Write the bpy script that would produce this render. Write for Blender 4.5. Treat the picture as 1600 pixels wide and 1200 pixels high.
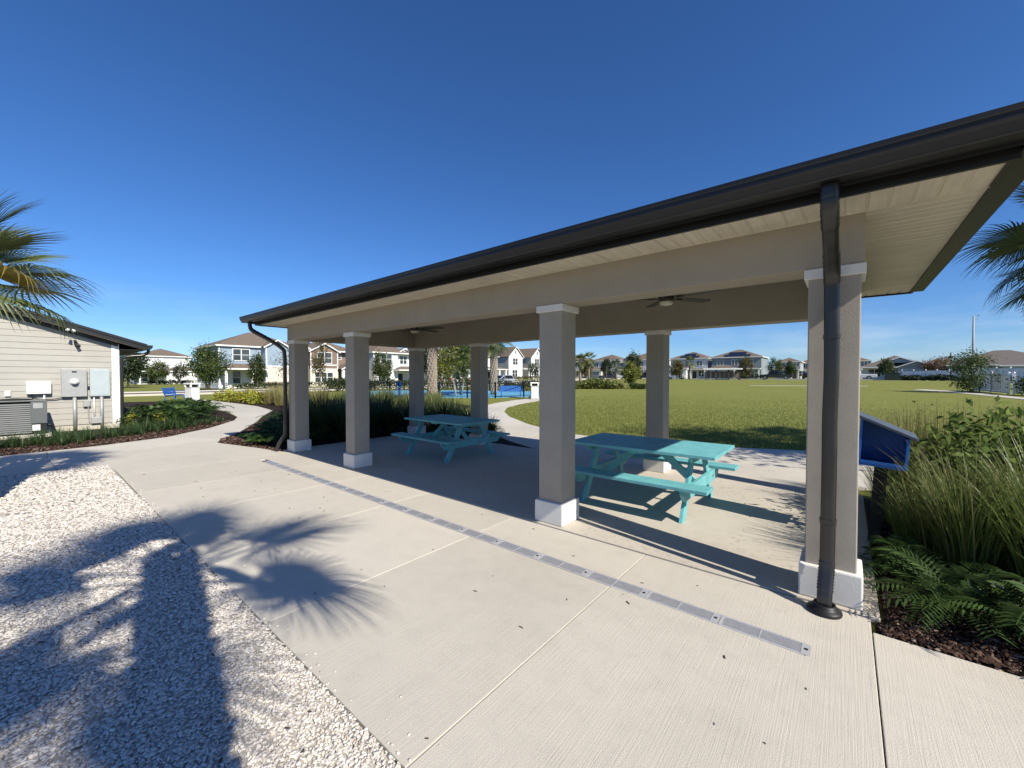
import bpy, math, random
import numpy as np
from mathutils import Vector, Matrix
random.seed(7); RNG = np.random.default_rng(7)
for _o in list(bpy.data.objects): bpy.data.objects.remove(_o)
SC = bpy.context.scene
COL = SC.collection
rad = math.radians
# ------------------------------------------------------------------ camera, sky, sun, exposure
cam = bpy.data.cameras.new('camera'); cam.sensor_width = 36.0; cam.lens = 36.0*631/1600
cam.clip_start = 0.05; cam.clip_end = 2500
CAM = bpy.data.objects.new('camera', cam); COL.objects.link(CAM)
CAM.location = (0, 0, 1.65); CAM.rotation_euler = (rad(90-1.09), 0, rad(39.6)); SC.camera = CAM
SUN_DIR = Vector((0.985, -0.170, 0.80)).normalized()      # towards the sun
SUN_EL = math.asin(SUN_DIR.z)
W = bpy.data.worlds.new('World'); SC.world = W; W.use_nodes = True
nt = W.node_tree; nt.nodes.clear()
wo = nt.nodes.new('ShaderNodeOutputWorld'); bg = nt.nodes.new('ShaderNodeBackground')
sky = nt.nodes.new('ShaderNodeTexSky'); sky.sky_type = 'NISHITA'; sky.sun_disc = False
sky.sun_elevation = SUN_EL; sky.sun_rotation = math.atan2(SUN_DIR.x, SUN_DIR.y)
sky.altitude = 0; sky.air_density = 0.9; sky.dust_density = 0.3; sky.ozone_density = 10.0
bg.inputs['Strength'].default_value = 0.1025
# thin wisps of cloud low over the horizon, all the way round
tc = nt.nodes.new('ShaderNodeTexCoord'); sp = nt.nodes.new('ShaderNodeSeparateXYZ'); nt.links.new(tc.outputs['Generated'], sp.inputs[0])
mp = nt.nodes.new('ShaderNodeMapping'); mp.inputs['Scale'].default_value = (2.2, 2.2, 11); nt.links.new(tc.outputs['Generated'], mp.inputs[0])
nz = nt.nodes.new('ShaderNodeTexNoise'); nz.inputs['Scale'].default_value = 1.6; nz.inputs['Detail'].default_value = 7; nz.inputs['Roughness'].default_value = .6
nt.links.new(mp.outputs[0], nz.inputs['Vector'])
cr = nt.nodes.new('ShaderNodeValToRGB'); cr.color_ramp.elements[0].position = .46; cr.color_ramp.elements[1].position = .78; nt.links.new(nz.outputs['Fac'], cr.inputs[0])
er = nt.nodes.new('ShaderNodeValToRGB'); e = er.color_ramp.elements
e[0].position = 0.0; e[0].color = (1, 1, 1, 1); e[1].position = .17; e[1].color = (0, 0, 0, 1)
nt.links.new(sp.outputs['Z'], er.inputs[0])
mu = nt.nodes.new('ShaderNodeMath'); mu.operation = 'MULTIPLY'; nt.links.new(cr.outputs[0], mu.inputs[0]); nt.links.new(er.outputs[0], mu.inputs[1])
mu2 = nt.nodes.new('ShaderNodeMath'); mu2.operation = 'MULTIPLY'; mu2.inputs[1].default_value = .75; nt.links.new(mu.outputs[0], mu2.inputs[0])
mx = nt.nodes.new('ShaderNodeMix'); mx.data_type = 'RGBA'; nt.links.new(mu2.outputs[0], mx.inputs[0]); hs = nt.nodes.new('ShaderNodeHueSaturation'); hs.inputs['Saturation'].default_value = 1.08; hs.inputs['Hue'].default_value = .504; nt.links.new(sky.outputs[0], hs.inputs['Color']); nt.links.new(hs.outputs[0], mx.inputs[6]); mx.inputs[7].default_value = (5.6, 6.2, 6.9, 1)
nt.links.new(mx.outputs[2], bg.inputs['Color']); nt.links.new(bg.outputs[0], wo.inputs[0])
sl = bpy.data.lights.new('sun', 'SUN'); sl.energy = 5.0; sl.angle = rad(.53); sl.color = (1, .93, .81)
SUN = bpy.data.objects.new('sun', sl); COL.objects.link(SUN); SUN.location = (30, -5, 30)
SUN.rotation_euler = SUN_DIR.to_track_quat('Z', 'Y').to_euler()
SC.view_settings.view_transform = 'Standard'; SC.view_settings.look = 'None'; SC.view_settings.gamma = 1; SC.view_settings.exposure = 0.45
SC.view_settings.use_curve_mapping = False
SC.cycles.use_denoising = True; SC.cycles.max_bounces = 8; SC.cycles.transparent_max_bounces = 12
SC.cycles.caustics_reflective = False; SC.cycles.caustics_refractive = False

# ------------------------------------------------------------------ helpers
def sstep(a, b, t):
    t = min(1, max(0, (t-a)/(b-a))); return t*t*(3-2*t)
def ter(x, y): return .95*sstep(38, 92, y)
class MB:
    def __init__(s): s.v = []; s.f = []
    def add(s, vs, fs):
        o = len(s.v); s.v += [tuple(p) for p in vs]; s.f += [tuple(i+o for i in f) for f in fs]; return s
    def box(s, x0, x1, y0, y1, z0, z1):
        return s.add([(x0,y0,z0),(x1,y0,z0),(x1,y1,z0),(x0,y1,z0),(x0,y0,z1),(x1,y0,z1),(x1,y1,z1),(x0,y1,z1)],
                     [(0,3,2,1),(4,5,6,7),(0,1,5,4),(1,2,6,5),(2,3,7,6),(3,0,4,7)])
    def obox(s, c, size, M=None):
        M = M or Matrix.Identity(3); c = Vector(c); h = [d/2 for d in size]
        vs = [c + M @ Vector((sx*h[0], sy*h[1], sz*h[2])) for sz in (-1,1) for sx,sy in ((-1,-1),(1,-1),(1,1),(-1,1))]
        return s.add(vs, [(0,3,2,1),(4,5,6,7),(0,1,5,4),(1,2,6,5),(2,3,7,6),(3,0,4,7)])
    def bar(s, p, q, w, h, up=(0,0,1)):
        p = Vector(p); q = Vector(q); d = (q-p); L = d.length; d.normalize(); up = Vector(up)
        r = d.cross(up)
        if r.length < 1e-4: r = d.cross(Vector((0,1,0)))
        r.normalize(); u = r.cross(d)
        M = Matrix((r, d, u)).transposed()
        return s.obox((p+q)/2, (w, L, h), M)
    def prism(s, poly, z0, z1):
        n = len(poly); a = sum(poly[i][0]*poly[(i+1)%n][1]-poly[(i+1)%n][0]*poly[i][1] for i in range(n))
        if a < 0: poly = poly[::-1]
        return s.add([(x,y,z0) for x,y in poly]+[(x,y,z1) for x,y in poly],
            [tuple(range(n))[::-1], tuple(range(n,2*n))]+[(i,(i+1)%n,n+(i+1)%n,n+i) for i in range(n)])
    def ext(s, poly, f0, f1):
        """poly of 2-d points; f0/f1 map a 2-d point to 3-d at the two ends"""
        n = len(poly)
        return s.add([f0(p) for p in poly]+[f1(p) for p in poly],
            [tuple(range(n)), tuple(range(n,2*n))[::-1]]+[((i+1)%n,i,n+i,n+(i+1)%n) for i in range(n)])
    def tube(s, pts, radii, n=10, cap=True, sq=1.0, ex=0):
        pts = [Vector(p) for p in pts]
        if not hasattr(radii, '__len__'): radii = [radii]*len(pts)
        rings = []; prev = None
        for i, p in enumerate(pts):
            d = (pts[min(i+1,len(pts)-1)]-pts[max(i-1,0)]).normalized()
            if prev is None:
                a = d.orthogonal() if abs(d.z) < .9 else d.cross(Vector((0,1,0)))
            else: a = prev - d*prev.dot(d)
            a.normalize(); prev = a; b = d.cross(a)
            rings.append([p + (a*math.cos(t)+b*math.sin(t)*sq)*radii[i]*((abs(math.cos(t))**ex+abs(math.sin(t))**ex)**(-1/ex) if ex else 1) for t in (2*math.pi*k/n for k in range(n))])
        fs = [(i*n+k, i*n+(k+1)%n, (i+1)*n+(k+1)%n, (i+1)*n+k) for i in range(len(pts)-1) for k in range(n)]
        if cap: fs += [tuple(range(n))[::-1], tuple((len(pts)-1)*n+k for k in range(n))]
        return s.add([q for r in rings for q in r], fs)
    def lathe(s, prof, c=(0,0,0), n=20):
        vs = [(c[0]+r*math.cos(2*math.pi*k/n), c[1]+r*math.sin(2*math.pi*k/n), c[2]+z) for r,z in prof for k in range(n)]
        fs = [(i*n+k, i*n+(k+1)%n, (i+1)*n+(k+1)%n, (i+1)*n+k) for i in range(len(prof)-1) for k in range(n)]
        fs += [tuple(range(n))[::-1], tuple((len(prof)-1)*n+k for k in range(n))]
        return s.add(vs, fs)
    def mesh(s, name, mat, smooth=False):
        me = bpy.data.meshes.new(name); me.from_pydata(s.v, [], s.f); me.materials.append(mat)
        if smooth: me.polygons.foreach_set('use_smooth', [True]*len(me.polygons))
        me.update(); return me
    def build(s, name, mat, parent=None, smooth=False, bevel=0, loc=None):
        o = bpy.data.objects.new(name, s.mesh(name, mat, smooth)); COL.objects.link(o)
        if loc: o.location = loc
        if parent: o.parent = parent
        if bevel:
            m = o.modifiers.new('bevel', 'BEVEL'); m.width = bevel; m.segments = 2; m.limit_method = 'ANGLE'; m.angle_limit = rad(40)
        return o
def npmesh(name, V, Fa, mat, k):
    """fast mesh: V (n,3), Fa (m,k) index array"""
    me = bpy.data.meshes.new(name); V = np.asarray(V, np.float32); Fa = np.asarray(Fa, np.int32)
    me.vertices.add(len(V)); me.vertices.foreach_set('co', V.ravel())
    me.loops.add(Fa.size); me.loops.foreach_set('vertex_index', Fa.ravel())
    me.polygons.add(len(Fa)); me.polygons.foreach_set('loop_start', np.arange(0, Fa.size, k, dtype=np.int32))
    me.materials.append(mat); me.update(calc_edges=True); return me
def link(name, me, parent=None, loc=(0,0,0), rz=0, sc=1):
    o = bpy.data.objects.new(name, me); COL.objects.link(o); o.location = loc; o.rotation_euler = (0,0,rz); o.scale = (sc,)*3 if not hasattr(sc,'__len__') else sc
    if parent: o.parent = parent
    return o
def tag(o, label=None, cat=None, group=None, kind=None):
    if label: o['label'] = label
    if cat: o['category'] = cat
    if group: o['group'] = group
    if kind: o['kind'] = kind
    return o
def thing(name, label, cat, loc=(0,0,0), rz=0, group=None):
    o = bpy.data.objects.new(name, None); o.empty_display_size = .2; COL.objects.link(o); o.location = loc; o.rotation_euler = (0,0,rz)
    return tag(o, label, cat, group)
def kids(o): return [c for c in bpy.data.objects if c.parent is o]
def copy_tree(o, parent=None, memo=None):
    if memo is None:
        memo = {}
        for c in bpy.data.objects:
            if c.parent: memo.setdefault(c.parent, []).append(c)
    c = o.copy(); COL.objects.link(c)
    if parent: c.parent = parent
    for ch in memo.get(o, []): copy_tree(ch, c, memo)
    return c
# ------------------------------------------------------------------ materials
class N:
    def __init__(s, name):
        s.m = bpy.data.materials.new(name); s.m.use_nodes = True; s.t = s.m.node_tree; s.b = s.t.nodes['Principled BSDF']; s.out = s.t.nodes['Material Output']
        s.tc = s.t.nodes.new('ShaderNodeTexCoord')
    def n(s, ty, **kw):
        x = s.t.nodes.new(ty)
        for k, v in kw.items():
            if k in x.inputs.keys(): x.inputs[k].default_value = v
            else: setattr(x, k, v)
        return x
    def l(s, a, b): s.t.links.new(a, b)
    def noise(s, scale, detail=3, rough=.5, vec=None, coord='Object', stretch=None):
        x = s.n('ShaderNodeTexNoise', Scale=scale, Detail=detail, Roughness=rough)
        src = vec or s.tc.outputs[coord]
        if stretch:
            mp = s.n('ShaderNodeMapping'); mp.inputs['Scale'].default_value = stretch; s.l(src, mp.inputs[0]); src = mp.outputs[0]
        s.l(src, x.inputs['Vector']); return x.outputs['Fac']
    def ramp(s, fac, stops):
        x = s.n('ShaderNodeValToRGB'); el = x.color_ramp.elements
        while len(el) < len(stops): el.new(.5)
        for e, (p, c) in zip(el, stops): e.position = p; e.color = (*c, 1) if len(c) == 3 else c
        s.l(fac, x.inputs[0]); return x.outputs[0]
    def mix(s, fac, a, b, mode='MIX'):
        x = s.n('ShaderNodeMix', data_type='RGBA', blend_type=mode)
        for v, i in ((fac,0),(a,6),(b,7)):
            if isinstance(v, (int, float)): x.inputs[i].default_value = v
            elif isinstance(v, tuple): x.inputs[i].default_value = (*v, 1)
            else: s.l(v, x.inputs[i])
        return x.outputs[2]
    def bump(s, h, strength=.3, dist=.01):
        x = s.n('ShaderNodeBump'); x.inputs['Strength'].default_value = strength; x.inputs['Distance'].default_value = dist
        s.l(h, x.inputs['Height']); s.l(x.outputs[0], s.b.inputs['Normal'])
    def col(s, c):
        if isinstance(c, tuple): s.b.inputs['Base Color'].default_value = (*c, 1)
        else: s.l(c, s.b.inputs['Base Color'])
    def done(s, rough=.7, metal=0, spec=.5):
        s.b.inputs['Roughness'].default_value = rough; s.b.inputs['Metallic'].default_value = metal; s.b.inputs['Specular IOR Level'].default_value = spec
        return s.m
def sc3(c, k): return tuple(min(1, v*k) for v in c)
def paint(name, c, rough=.6, var=.12, scale=3, bump=0, bscale=120, metal=0, spec=.4, dirt=None):
    a = N(name); f = a.noise(scale, 5, .6)
    col = a.ramp(f, [(.3, sc3(c, 1-var)), (.7, sc3(c, 1+var))])
    if dirt:
        g2 = a.noise(1.3, 6, .7); col = a.mix(a.ramp(g2, [(.52,(0,0,0)),(.75,(dirt,)*3)]), col, sc3(c, .45))
    a.col(col)
    if bump: a.bump(a.noise(bscale, 4, .6), bump, .004)
    return a.done(rough, metal, spec)
def leafmat(name, c1, c2, rough=.45, trans=.35, spec=.35, coord_scale=1.2):
    a = N(name); gi = a.n('ShaderNodeNewGeometry'); oi = a.n('ShaderNodeObjectInfo')
    r = a.ramp(gi.outputs['Random Per Island'], [(0, c1), (.55, sc3(tuple((p+q)/2 for p,q in zip(c1,c2)), 1)), (1, c2)])
    hv = a.n('ShaderNodeHueSaturation'); a.l(r, hv.inputs['Color'])
    mr = a.n('ShaderNodeMapRange'); mr.inputs[3].default_value = .78; mr.inputs[4].default_value = 1.2; a.l(oi.outputs['Random'], mr.inputs[0]); a.l(mr.outputs[0], hv.inputs['Value'])
    a.col(hv.outputs[0]); a.done(rough, 0, spec)
    tr = a.n('ShaderNodeBsdfTranslucent'); br = a.n('ShaderNodeBrightContrast'); a.l(hv.outputs[0], br.inputs[0]); br.inputs[1].default_value = .02
    a.l(br.outputs[0], tr.inputs['Color'])
    ms = a.n('ShaderNodeMixShader'); ms.inputs[0].default_value = trans; a.l(a.b.outputs[0], ms.inputs[1]); a.l(tr.outputs[0], ms.inputs[2]); a.l(ms.outputs[0], a.out.inputs[0])
    return a.m
def concrete(name, c, broom=True, spots=False):
    a = N(name); gp = a.n('ShaderNodeNewGeometry').outputs['Position']; oi = a.n('ShaderNodeObjectInfo')
    big = a.noise(.55, 6, .62, gp); mid = a.noise(6, 6, .7, gp); fin = a.noise(160, 3, .6, gp)
    col = a.ramp(big, [(.25, sc3(c, .70)), (.5, c), (.75, sc3(c, 1.08))])
    col = a.mix(.35, col, a.ramp(mid, [(.28, sc3(c, .70)), (.5, c), (.72, sc3(c, 1.13))]))
    col = a.mix(.30, col, a.ramp(fin, [(.25, sc3(c, .6)), (.62, sc3(c, 1.15))]))
    sp = a.n('ShaderNodeTexVoronoi', Scale=1.9); a.l(gp, sp.inputs['Vector'])
    spot = a.ramp(sp.outputs['Distance'], [(.018, (1,1,1)), (.03, (0,0,0))])
    col = a.mix(spot, col, sc3(c, .38))
    if spots:
        s2 = a.n('ShaderNodeTexVoronoi', Scale=13); a.l(gp, s2.inputs['Vector'])
        m2 = a.ramp(s2.outputs['Distance'], [(.16,(1,1,1)),(.34,(0,0,0))])
        g = a.ramp(a.noise(.9, 5, .7, gp), [(.45,(0,0,0)),(.62,(.55,)*3)])
        mm = a.n('ShaderNodeMath', operation='MULTIPLY'); a.l(m2, mm.inputs[0]); a.l(g, mm.inputs[1]); col = a.mix(mm.outputs[0], col, sc3(c, .55))
    hv = a.n('ShaderNodeHueSaturation'); a.l(col, hv.inputs['Color']); mr = a.n('ShaderNodeMapRange'); mr.inputs[3].default_value = .94; mr.inputs[4].default_value = 1.05
    a.l(oi.outputs['Random'], mr.inputs[0]); a.l(mr.outputs[0], hv.inputs['Value']); a.col(hv.outputs[0])
    h = fin
    if broom:
        br = a.noise(1, 3, .6, gp, stretch=(130, 2.2, 1)); ma = a.n('ShaderNodeMath', operation='ADD'); a.l(br, ma.inputs[0]); a.l(fin, ma.inputs[1]); h = ma.outputs[0]
    a.bump(h, .55, .004); return a.done(.88, 0, .25)
CONC = (.525, .49, .42)
m_conc = concrete('concrete_walk', CONC); m_slab = concrete('concrete_slab', (.50, .455, .385), broom=False, spots=True)
m_sub = paint('joint_dark', (.06, .055, .05), .95)
m_taupe = paint('stucco_taupe', (.36, .325, .275), .92, .08, 3.5, .6, 170, dirt=.25)
m_beam = paint('beam_taupe', (.35, .305, .245), .88, .06, 2, .25, 200)
m_trim = paint('trim_white', (.70, .69, .66), .75, .07, 5, .35, 90, dirt=.4)
m_soff = None
m_gut = paint('gutter_bronze', (.011, .0105, .011), .42, .15, 2, metal=.0, spec=.5)
m_down = paint('downspout_bronze', (.020, .019, .019), .30, .22, 5, spec=.6, dirt=.3)
m_black = paint('black_plastic', (.012,.012,.013), .5, .1)
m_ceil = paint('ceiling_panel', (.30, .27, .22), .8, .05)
def shingle(name, c):
    a = N(name); gp = a.tc.outputs['Object']
    br = a.n('ShaderNodeTexBrick', Scale=1.0); br.inputs['Brick Width'].default_value = .3; br.inputs['Row Height'].default_value = .14; br.inputs['Mortar Size'].default_value = .008
    br.inputs['Color1'].default_value = (*sc3(c, .75), 1); br.inputs['Color2'].default_value = (*sc3(c, 1.2), 1); br.inputs['Mortar'].default_value = (*sc3(c, .4), 1)
    a.l(gp, br.inputs['Vector'])
    col = a.mix(.5, br.outputs['Color'], a.ramp(a.noise(9, 5, .7), [(.3, sc3(c, .65)), (.7, sc3(c, 1.3))])); a.col(col)
    a.bump(a.noise(60, 3), .4, .01); return a.done(.95, 0, .2)
m_shin_d = shingle('shingle_dark', (.045, .04, .036)); m_shin = shingle('shingle_brown', (.17, .135, .105)); m_shin_g = shingle('shingle_grey', (.15, .13, .12))
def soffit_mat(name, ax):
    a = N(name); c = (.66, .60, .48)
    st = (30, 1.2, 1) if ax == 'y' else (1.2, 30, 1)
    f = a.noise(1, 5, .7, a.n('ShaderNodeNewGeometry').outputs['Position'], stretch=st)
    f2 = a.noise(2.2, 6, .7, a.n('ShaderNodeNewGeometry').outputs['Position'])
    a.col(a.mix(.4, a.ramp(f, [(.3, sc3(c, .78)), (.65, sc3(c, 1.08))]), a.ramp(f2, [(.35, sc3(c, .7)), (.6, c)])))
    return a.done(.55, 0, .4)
m_soff_f = soffit_mat('soffit_vinyl_front', 'y'); m_soff_s = soffit_mat('soffit_vinyl_side', 'x')

# ------------------------------------------------------------------ ground
def lawn_mat():
    a = N('lawn'); gp = a.n('ShaderNodeNewGeometry').outputs['Position']
    n1 = a.noise(.22, 7, .7, gp, stretch=(.5, 1.2, 1)); n2 = a.noise(1.3, 6, .75, gp, stretch=(.6, 1.5, 1)); n3 = a.noise(28, 4, .75, gp); n4 = a.noise(110, 2, .7, gp)
    g = a.ramp(n1, [(.3, (.085,.13,.026)), (.5, (.165,.20,.046)), (.72, (.31,.285,.09))])
    g = a.mix(.55, g, a.ramp(n2, [(.28, (.085,.125,.024)), (.52, (.19,.205,.048)), (.78, (.38,.33,.14))]))
    g = a.mix(.55, g, a.ramp(n3, [(.3, (.07,.085,.018)), (.55, (.215,.215,.055)), (.8, (.40,.36,.16))]))
    a.col(g); ad = a.n('ShaderNodeMath', operation='ADD'); a.l(n3, ad.inputs[0]); a.l(n4, ad.inputs[1]); a.bump(ad.outputs[0], .45, .03)
    return a.done(.95, 0, .1)
m_lawn = lawn_mat()
def grid_ground():
    xs = sorted(set([-700,-500,-350,-250,-190]+list(range(-150,151,6))+[190,250,350,500,700])); ys = sorted(set([-500,-300,-150,-80,-40,-20,-10,0]+list(range(5,160,5))+[200,260,350,500,800]))
    V = [(x, y, ter(x,y)-.03) for y in ys for x in xs]; n = len(xs)
    b = MB(); b.add(V, [(j*n+i, j*n+i+1, (j+1)*n+i+1, (j+1)*n+i) for j in range(len(ys)-1) for i in range(n-1)])
    return tag(b.build('lawn', m_lawn, smooth=True), 'wide mown green lawn with yellowish patches', None, kind='structure')
grid_ground()
m_gbase = paint('shell_bed_base', (.42, .39, .345), .95, .3, 30, .8, 60)
def mulch_mat(name='mulch_base'):
    a = N(name); gp = a.n('ShaderNodeNewGeometry').outputs['Position']
    a.col(a.ramp(a.noise(38, 5, .8, gp, stretch=(1,2,1)), [(.3,(.010,.007,.005)),(.5,(.034,.021,.015)),(.72,(.095,.065,.048))])); a.bump(a.noise(45, 4, .7, gp), 1, .03); return a.done(.95,0,.15)
m_mulch = mulch_mat()
def bed(name, poly, z, mat, label): 
    b = MB(); b.prism(poly, z-.1, z); return tag(b.build(name, mat), label, None, kind='structure')
bed('gravel_bed', [(-9.0,.996),(9,.996),(9,-9),(-10.70,-9),(-10.80,-.3),(-10.83,.5),(-10.6,.85),(-10.1,.99)], -.014, m_gbase, 'bed of crushed white shell beside the walkway')
bed('mulch_bed', [(.17,3.49),(6,3.53),(6,9.5),(3,9.0),(.35,8.4),(.35,7.3),(.22,7.3),(.22,3.72),(.17,3.66)], -.012, m_mulch, 'dark bark mulch bed beside the pavilion end')
bed('mulch_bed', [(-9.70,3.50),(-10.4,3.44),(-12.0,3.07),(-12.66,3.29),(-13.2,3.76),(-16.3,5.30),(-18.7,6.33),(-21.5,7.73),(-25,8.25),(-33,8.3),(-34,12),(-27,14.5),(-20,17.5),(-16.2,16),(-14.9,14.3),(-12.2,11.6),(-9.2,9.33),(-7.5,8.36),(-6.5,7.9),(-5.4,7.37),(-9.70,7.37)], -.012, m_mulch, 'dark bark mulch bed behind the far end of the pavilion')
bed('mulch_bed', [(-13.47,-9),(-13.47,-.3),(-13.67,1.06),(-14.22,2.42),(-15.77,3.81),(-17.62,4.95),(-19,5.48),(-22,5.95),(-27,6.2),(-35,6.0),(-36,3),(-30,1.5),(-18.2,2.3),(-18.2,-9)], -.012, m_mulch, 'dark bark mulch bed along the clapboard building')
# ------------------------------------------------------------------ walkway: panels on a dark sub-base, real joints
def walk(name, label, base_poly, panels, mat=m_conc, z=0.0):
    b = MB(); b.prism(base_poly, -.14, z-.035); r = tag(b.build(name, m_sub), label, None, kind='structure')
    for p in panels:
        q = MB(); q.prism(p, -.13, z); q.build('concrete_panel', mat, r, bevel=.004)
    return r
def inset(poly, g):
    n = len(poly); a = sum(poly[i][0]*poly[(i+1)%n][1]-poly[(i+1)%n][0]*poly[i][1] for i in range(n)); sg = 1 if a > 0 else -1
    out = []
    for i in range(n):
        p0 = Vector(poly[i-1]); p1 = Vector(poly[i]); p2 = Vector(poly[(i+1)%n])
        d1 = (p1-p0).normalized(); d2 = (p2-p1).normalized(); n1 = Vector((-d1.y, d1.x))*sg; n2 = Vector((-d2.y, d2.x))*sg
        m = n1+n2; m = m/ max(.3, m.dot(n1)); out.append(tuple(p1+m*g))
    return out
J = [12.7,11.1,9.55,7.98,6.41,4.85,3.28,1.715,.15,-1.41,-2.975,-4.54,-6.11,-7.675,-9.24]
pans = []
for a_, b_ in zip(J[1:], J[:-1]):
    top = 3.47 if b_ > .2 else 3.648
    if a_ < -8.91:                             # the drain channel cuts into these panels
        pans.append(inset([(a_,1.0),(b_,1.0),(b_,2.918),(-8.913,2.918),(-8.913,3.052),(b_,3.052),(b_,top),(a_,top)], .003))
    elif b_ < -.16:
        pans.append(inset([(a_,1.0),(b_,1.0),(b_,2.918),(a_,2.918)], .003)); pans.append(inset([(a_,3.052),(b_,3.052),(b_,top),(a_,top)], .003))
    elif abs(a_+1.41) < .01:
        pans.append(inset([(a_,1.0),(b_,1.0),(b_,top),(a_,top),(a_,3.049),(-.171,3.049),(-.171,2.921),(a_,2.921)], .003))
    else: pans.append(inset([(a_,1.0),(b_,1.0),(b_,top),(a_,top)], .003))
walk('walkway', 'pale broomed concrete walkway in front of the pavilion', [(-9.24,1.004),(12.7,1.004),(12.7,3.46),(.15,3.46),(.15,3.64),(-9.24,3.64)], pans)
jp = [(-9.24,1.0),(-9.9,1.0),(-10.4,.95),(-10.75,.7),(-10.83,.35),(-12.3,.28),(-13.54,.3),(-13.65,1.07),(-14.2,2.44),(-12.66,3.28),(-12.0,3.05),(-10.4,3.43),(-9.24,3.648)]
jp1 = [(-9.24,1.0),(-9.9,1.0),(-10.4,.95),(-10.75,.7),(-10.83,.35),(-11.15,.82),(-12.08,1.23),(-12.7,2.66),(-12.4,3.19),(-12.0,3.05),(-10.4,3.43),(-9.24,3.648)]
jp2 = [(-10.83,.35),(-12.27,.28),(-13.54,.3),(-13.65,1.07),(-14.2,2.44),(-12.66,3.28),(-12.4,3.19),(-12.7,2.66),(-12.08,1.23),(-11.15,.82)]
lp = [[(-10.83,.35),(-10.8,-.3),(-10.76,-2.0),(-13.45,-2.0),(-13.46,-.3),(-13.54,.3),(-12.27,.28)],[(-10.76,-2),(-10.72,-4.5),(-13.44,-4.5),(-13.45,-2)],[(-10.72,-4.5),(-10.7,-8),(-13.44,-8),(-13.44,-4.5)]]
walk('walkway', 'concrete crossing of paths between shell bed and clapboard building', jp[:5]+[(-10.7,-8),(-13.44,-8)]+jp[6:], [inset(p, .003) for p in [jp1, jp2]+lp])
def ribbon(L, Rr, z=0.0, step=1):
    return [inset([L[i],L[i+1],Rr[i+1],Rr[i]], .004) for i in range(len(L)-1)]
Lp = [(-14.2,2.44),(-15.75,3.83),(-17.6,4.97),(-19.0,5.5),(-22,6.0),(-25,6.2),(-28,6.25),(-31,6.2),(-35,6.0)]
Rp = [(-12.66,3.28),(-13.9,4.08),(-16.3,5.28),(-18.7,6.3),(-21.5,7.7),(-25,8.2),(-28,8.25),(-31,8.2),(-35,8.1)]
walk('path', 'concrete path curving back past the blue bench', Lp+Rp[::-1], ribbon(Lp, Rp))
Lb = [(3.2,11.4),(1.0,11.3),(-.69,11.05),(-1.95,10.5),(-4.0,9.95),(-5.9,9.97),(-6.9,10.25),(-8.6,11.2),(-10.7,12.75),(-12.4,14.4),(-13.9,16.4),(-15.1,19.1),(-16.0,22),(-16.7,25),(-17.6,29)]
Rb = [(3.2,9.1),(1.0,8.6),(-.3,7.36),(-1.95,7.36),(-3.6,7.36),(-5.3,7.36),(-6.5,7.84),(-9.15,9.3),(-11.6,11.1),(-13.6,13.2),(-15.3,15.6),(-16.7,18.6),(-17.7,21.7),(-18.4,24.7),(-19.3,29)]
walk('path', 'sunlit concrete path curving from the pavilion back to the playground', Lb+Rb[::-1], ribbon(Lb, Rb))
# far lawn paths and road
for nm, lab, pl in (('path', 'thin concrete path crossing the far lawn', [(-10,62.4),(-7.9,62.7),(-3.9,63.6),(2,64.6),(2,65.3),(-4,64.3),(-8,63.4),(-10,63.0)]),
                ('path', 'concrete edge path in front of the white fence', [(5.2,57.5),(7.0,55),(8.6,49.5),(9.4,45.7),(9.9,41),(10.6,35),(11.9,35),(11.0,41),(10.4,46),(9.7,50),(8.2,56),(6.2,59)])):
    b = MB(); b.prism(pl, -.1, 0); r = b.build(nm, m_conc); tag(r, lab, None, kind='structure')
    for v in r.data.vertices: v.co.z += ter(v.co.x, v.co.y)
m_road = paint('asphalt', (.085,.083,.08), .95, .15, 8, .4, 90)
def road(name, lab, pts, w, lift=.02):
    b = MB(); c = MB()
    for (x0,y0),(x1,y1) in zip(pts[:-1], pts[1:]):
        n = max(1, int(math.dist((x0,y0),(x1,y1))//6)); d = Vector((x1-x0,y1-y0)).normalized(); q = Vector((-d.y,d.x))
        for i in range(n):
            P = [Vector((x0+(x1-x0)*t, y0+(y1-y0)*t)) for t in (i/n,(i+1)/n)]
            vs = [P[0]+q*w/2,P[0]-q*w/2,P[1]-q*w/2,P[1]+q*w/2]
            b.add([(v.x,v.y,ter(v.x,v.y)+lift) for v in vs], [(0,1,2,3)])
            for sgn in (-1,1):
                e = [P[0]+q*sgn*w/2,P[0]+q*sgn*(w/2+.4),P[1]+q*sgn*(w/2+.4),P[1]+q*sgn*w/2]
                lo = [(v.x,v.y,ter(v.x,v.y)-.05) for v in e]; hi = [(v.x,v.y,ter(v.x,v.y)+lift+.12) for v in e]
                c.add(lo+hi, [(4,5,6,7),(0,1,5,4),(1,2,6,5),(2,3,7,6),(3,0,4,7)])
    r = tag(b.build(name, m_road), lab, None, kind='structure'); c.build('kerb', m_conc, r); return r
road('road', 'asphalt street in front of the row of blue, brown and white houses', [(-50,-60),(-50,130)], 7)
road('road', 'asphalt street beyond the wide lawn', [(-46.2,104.5),(60,104.5)], 7)

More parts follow.
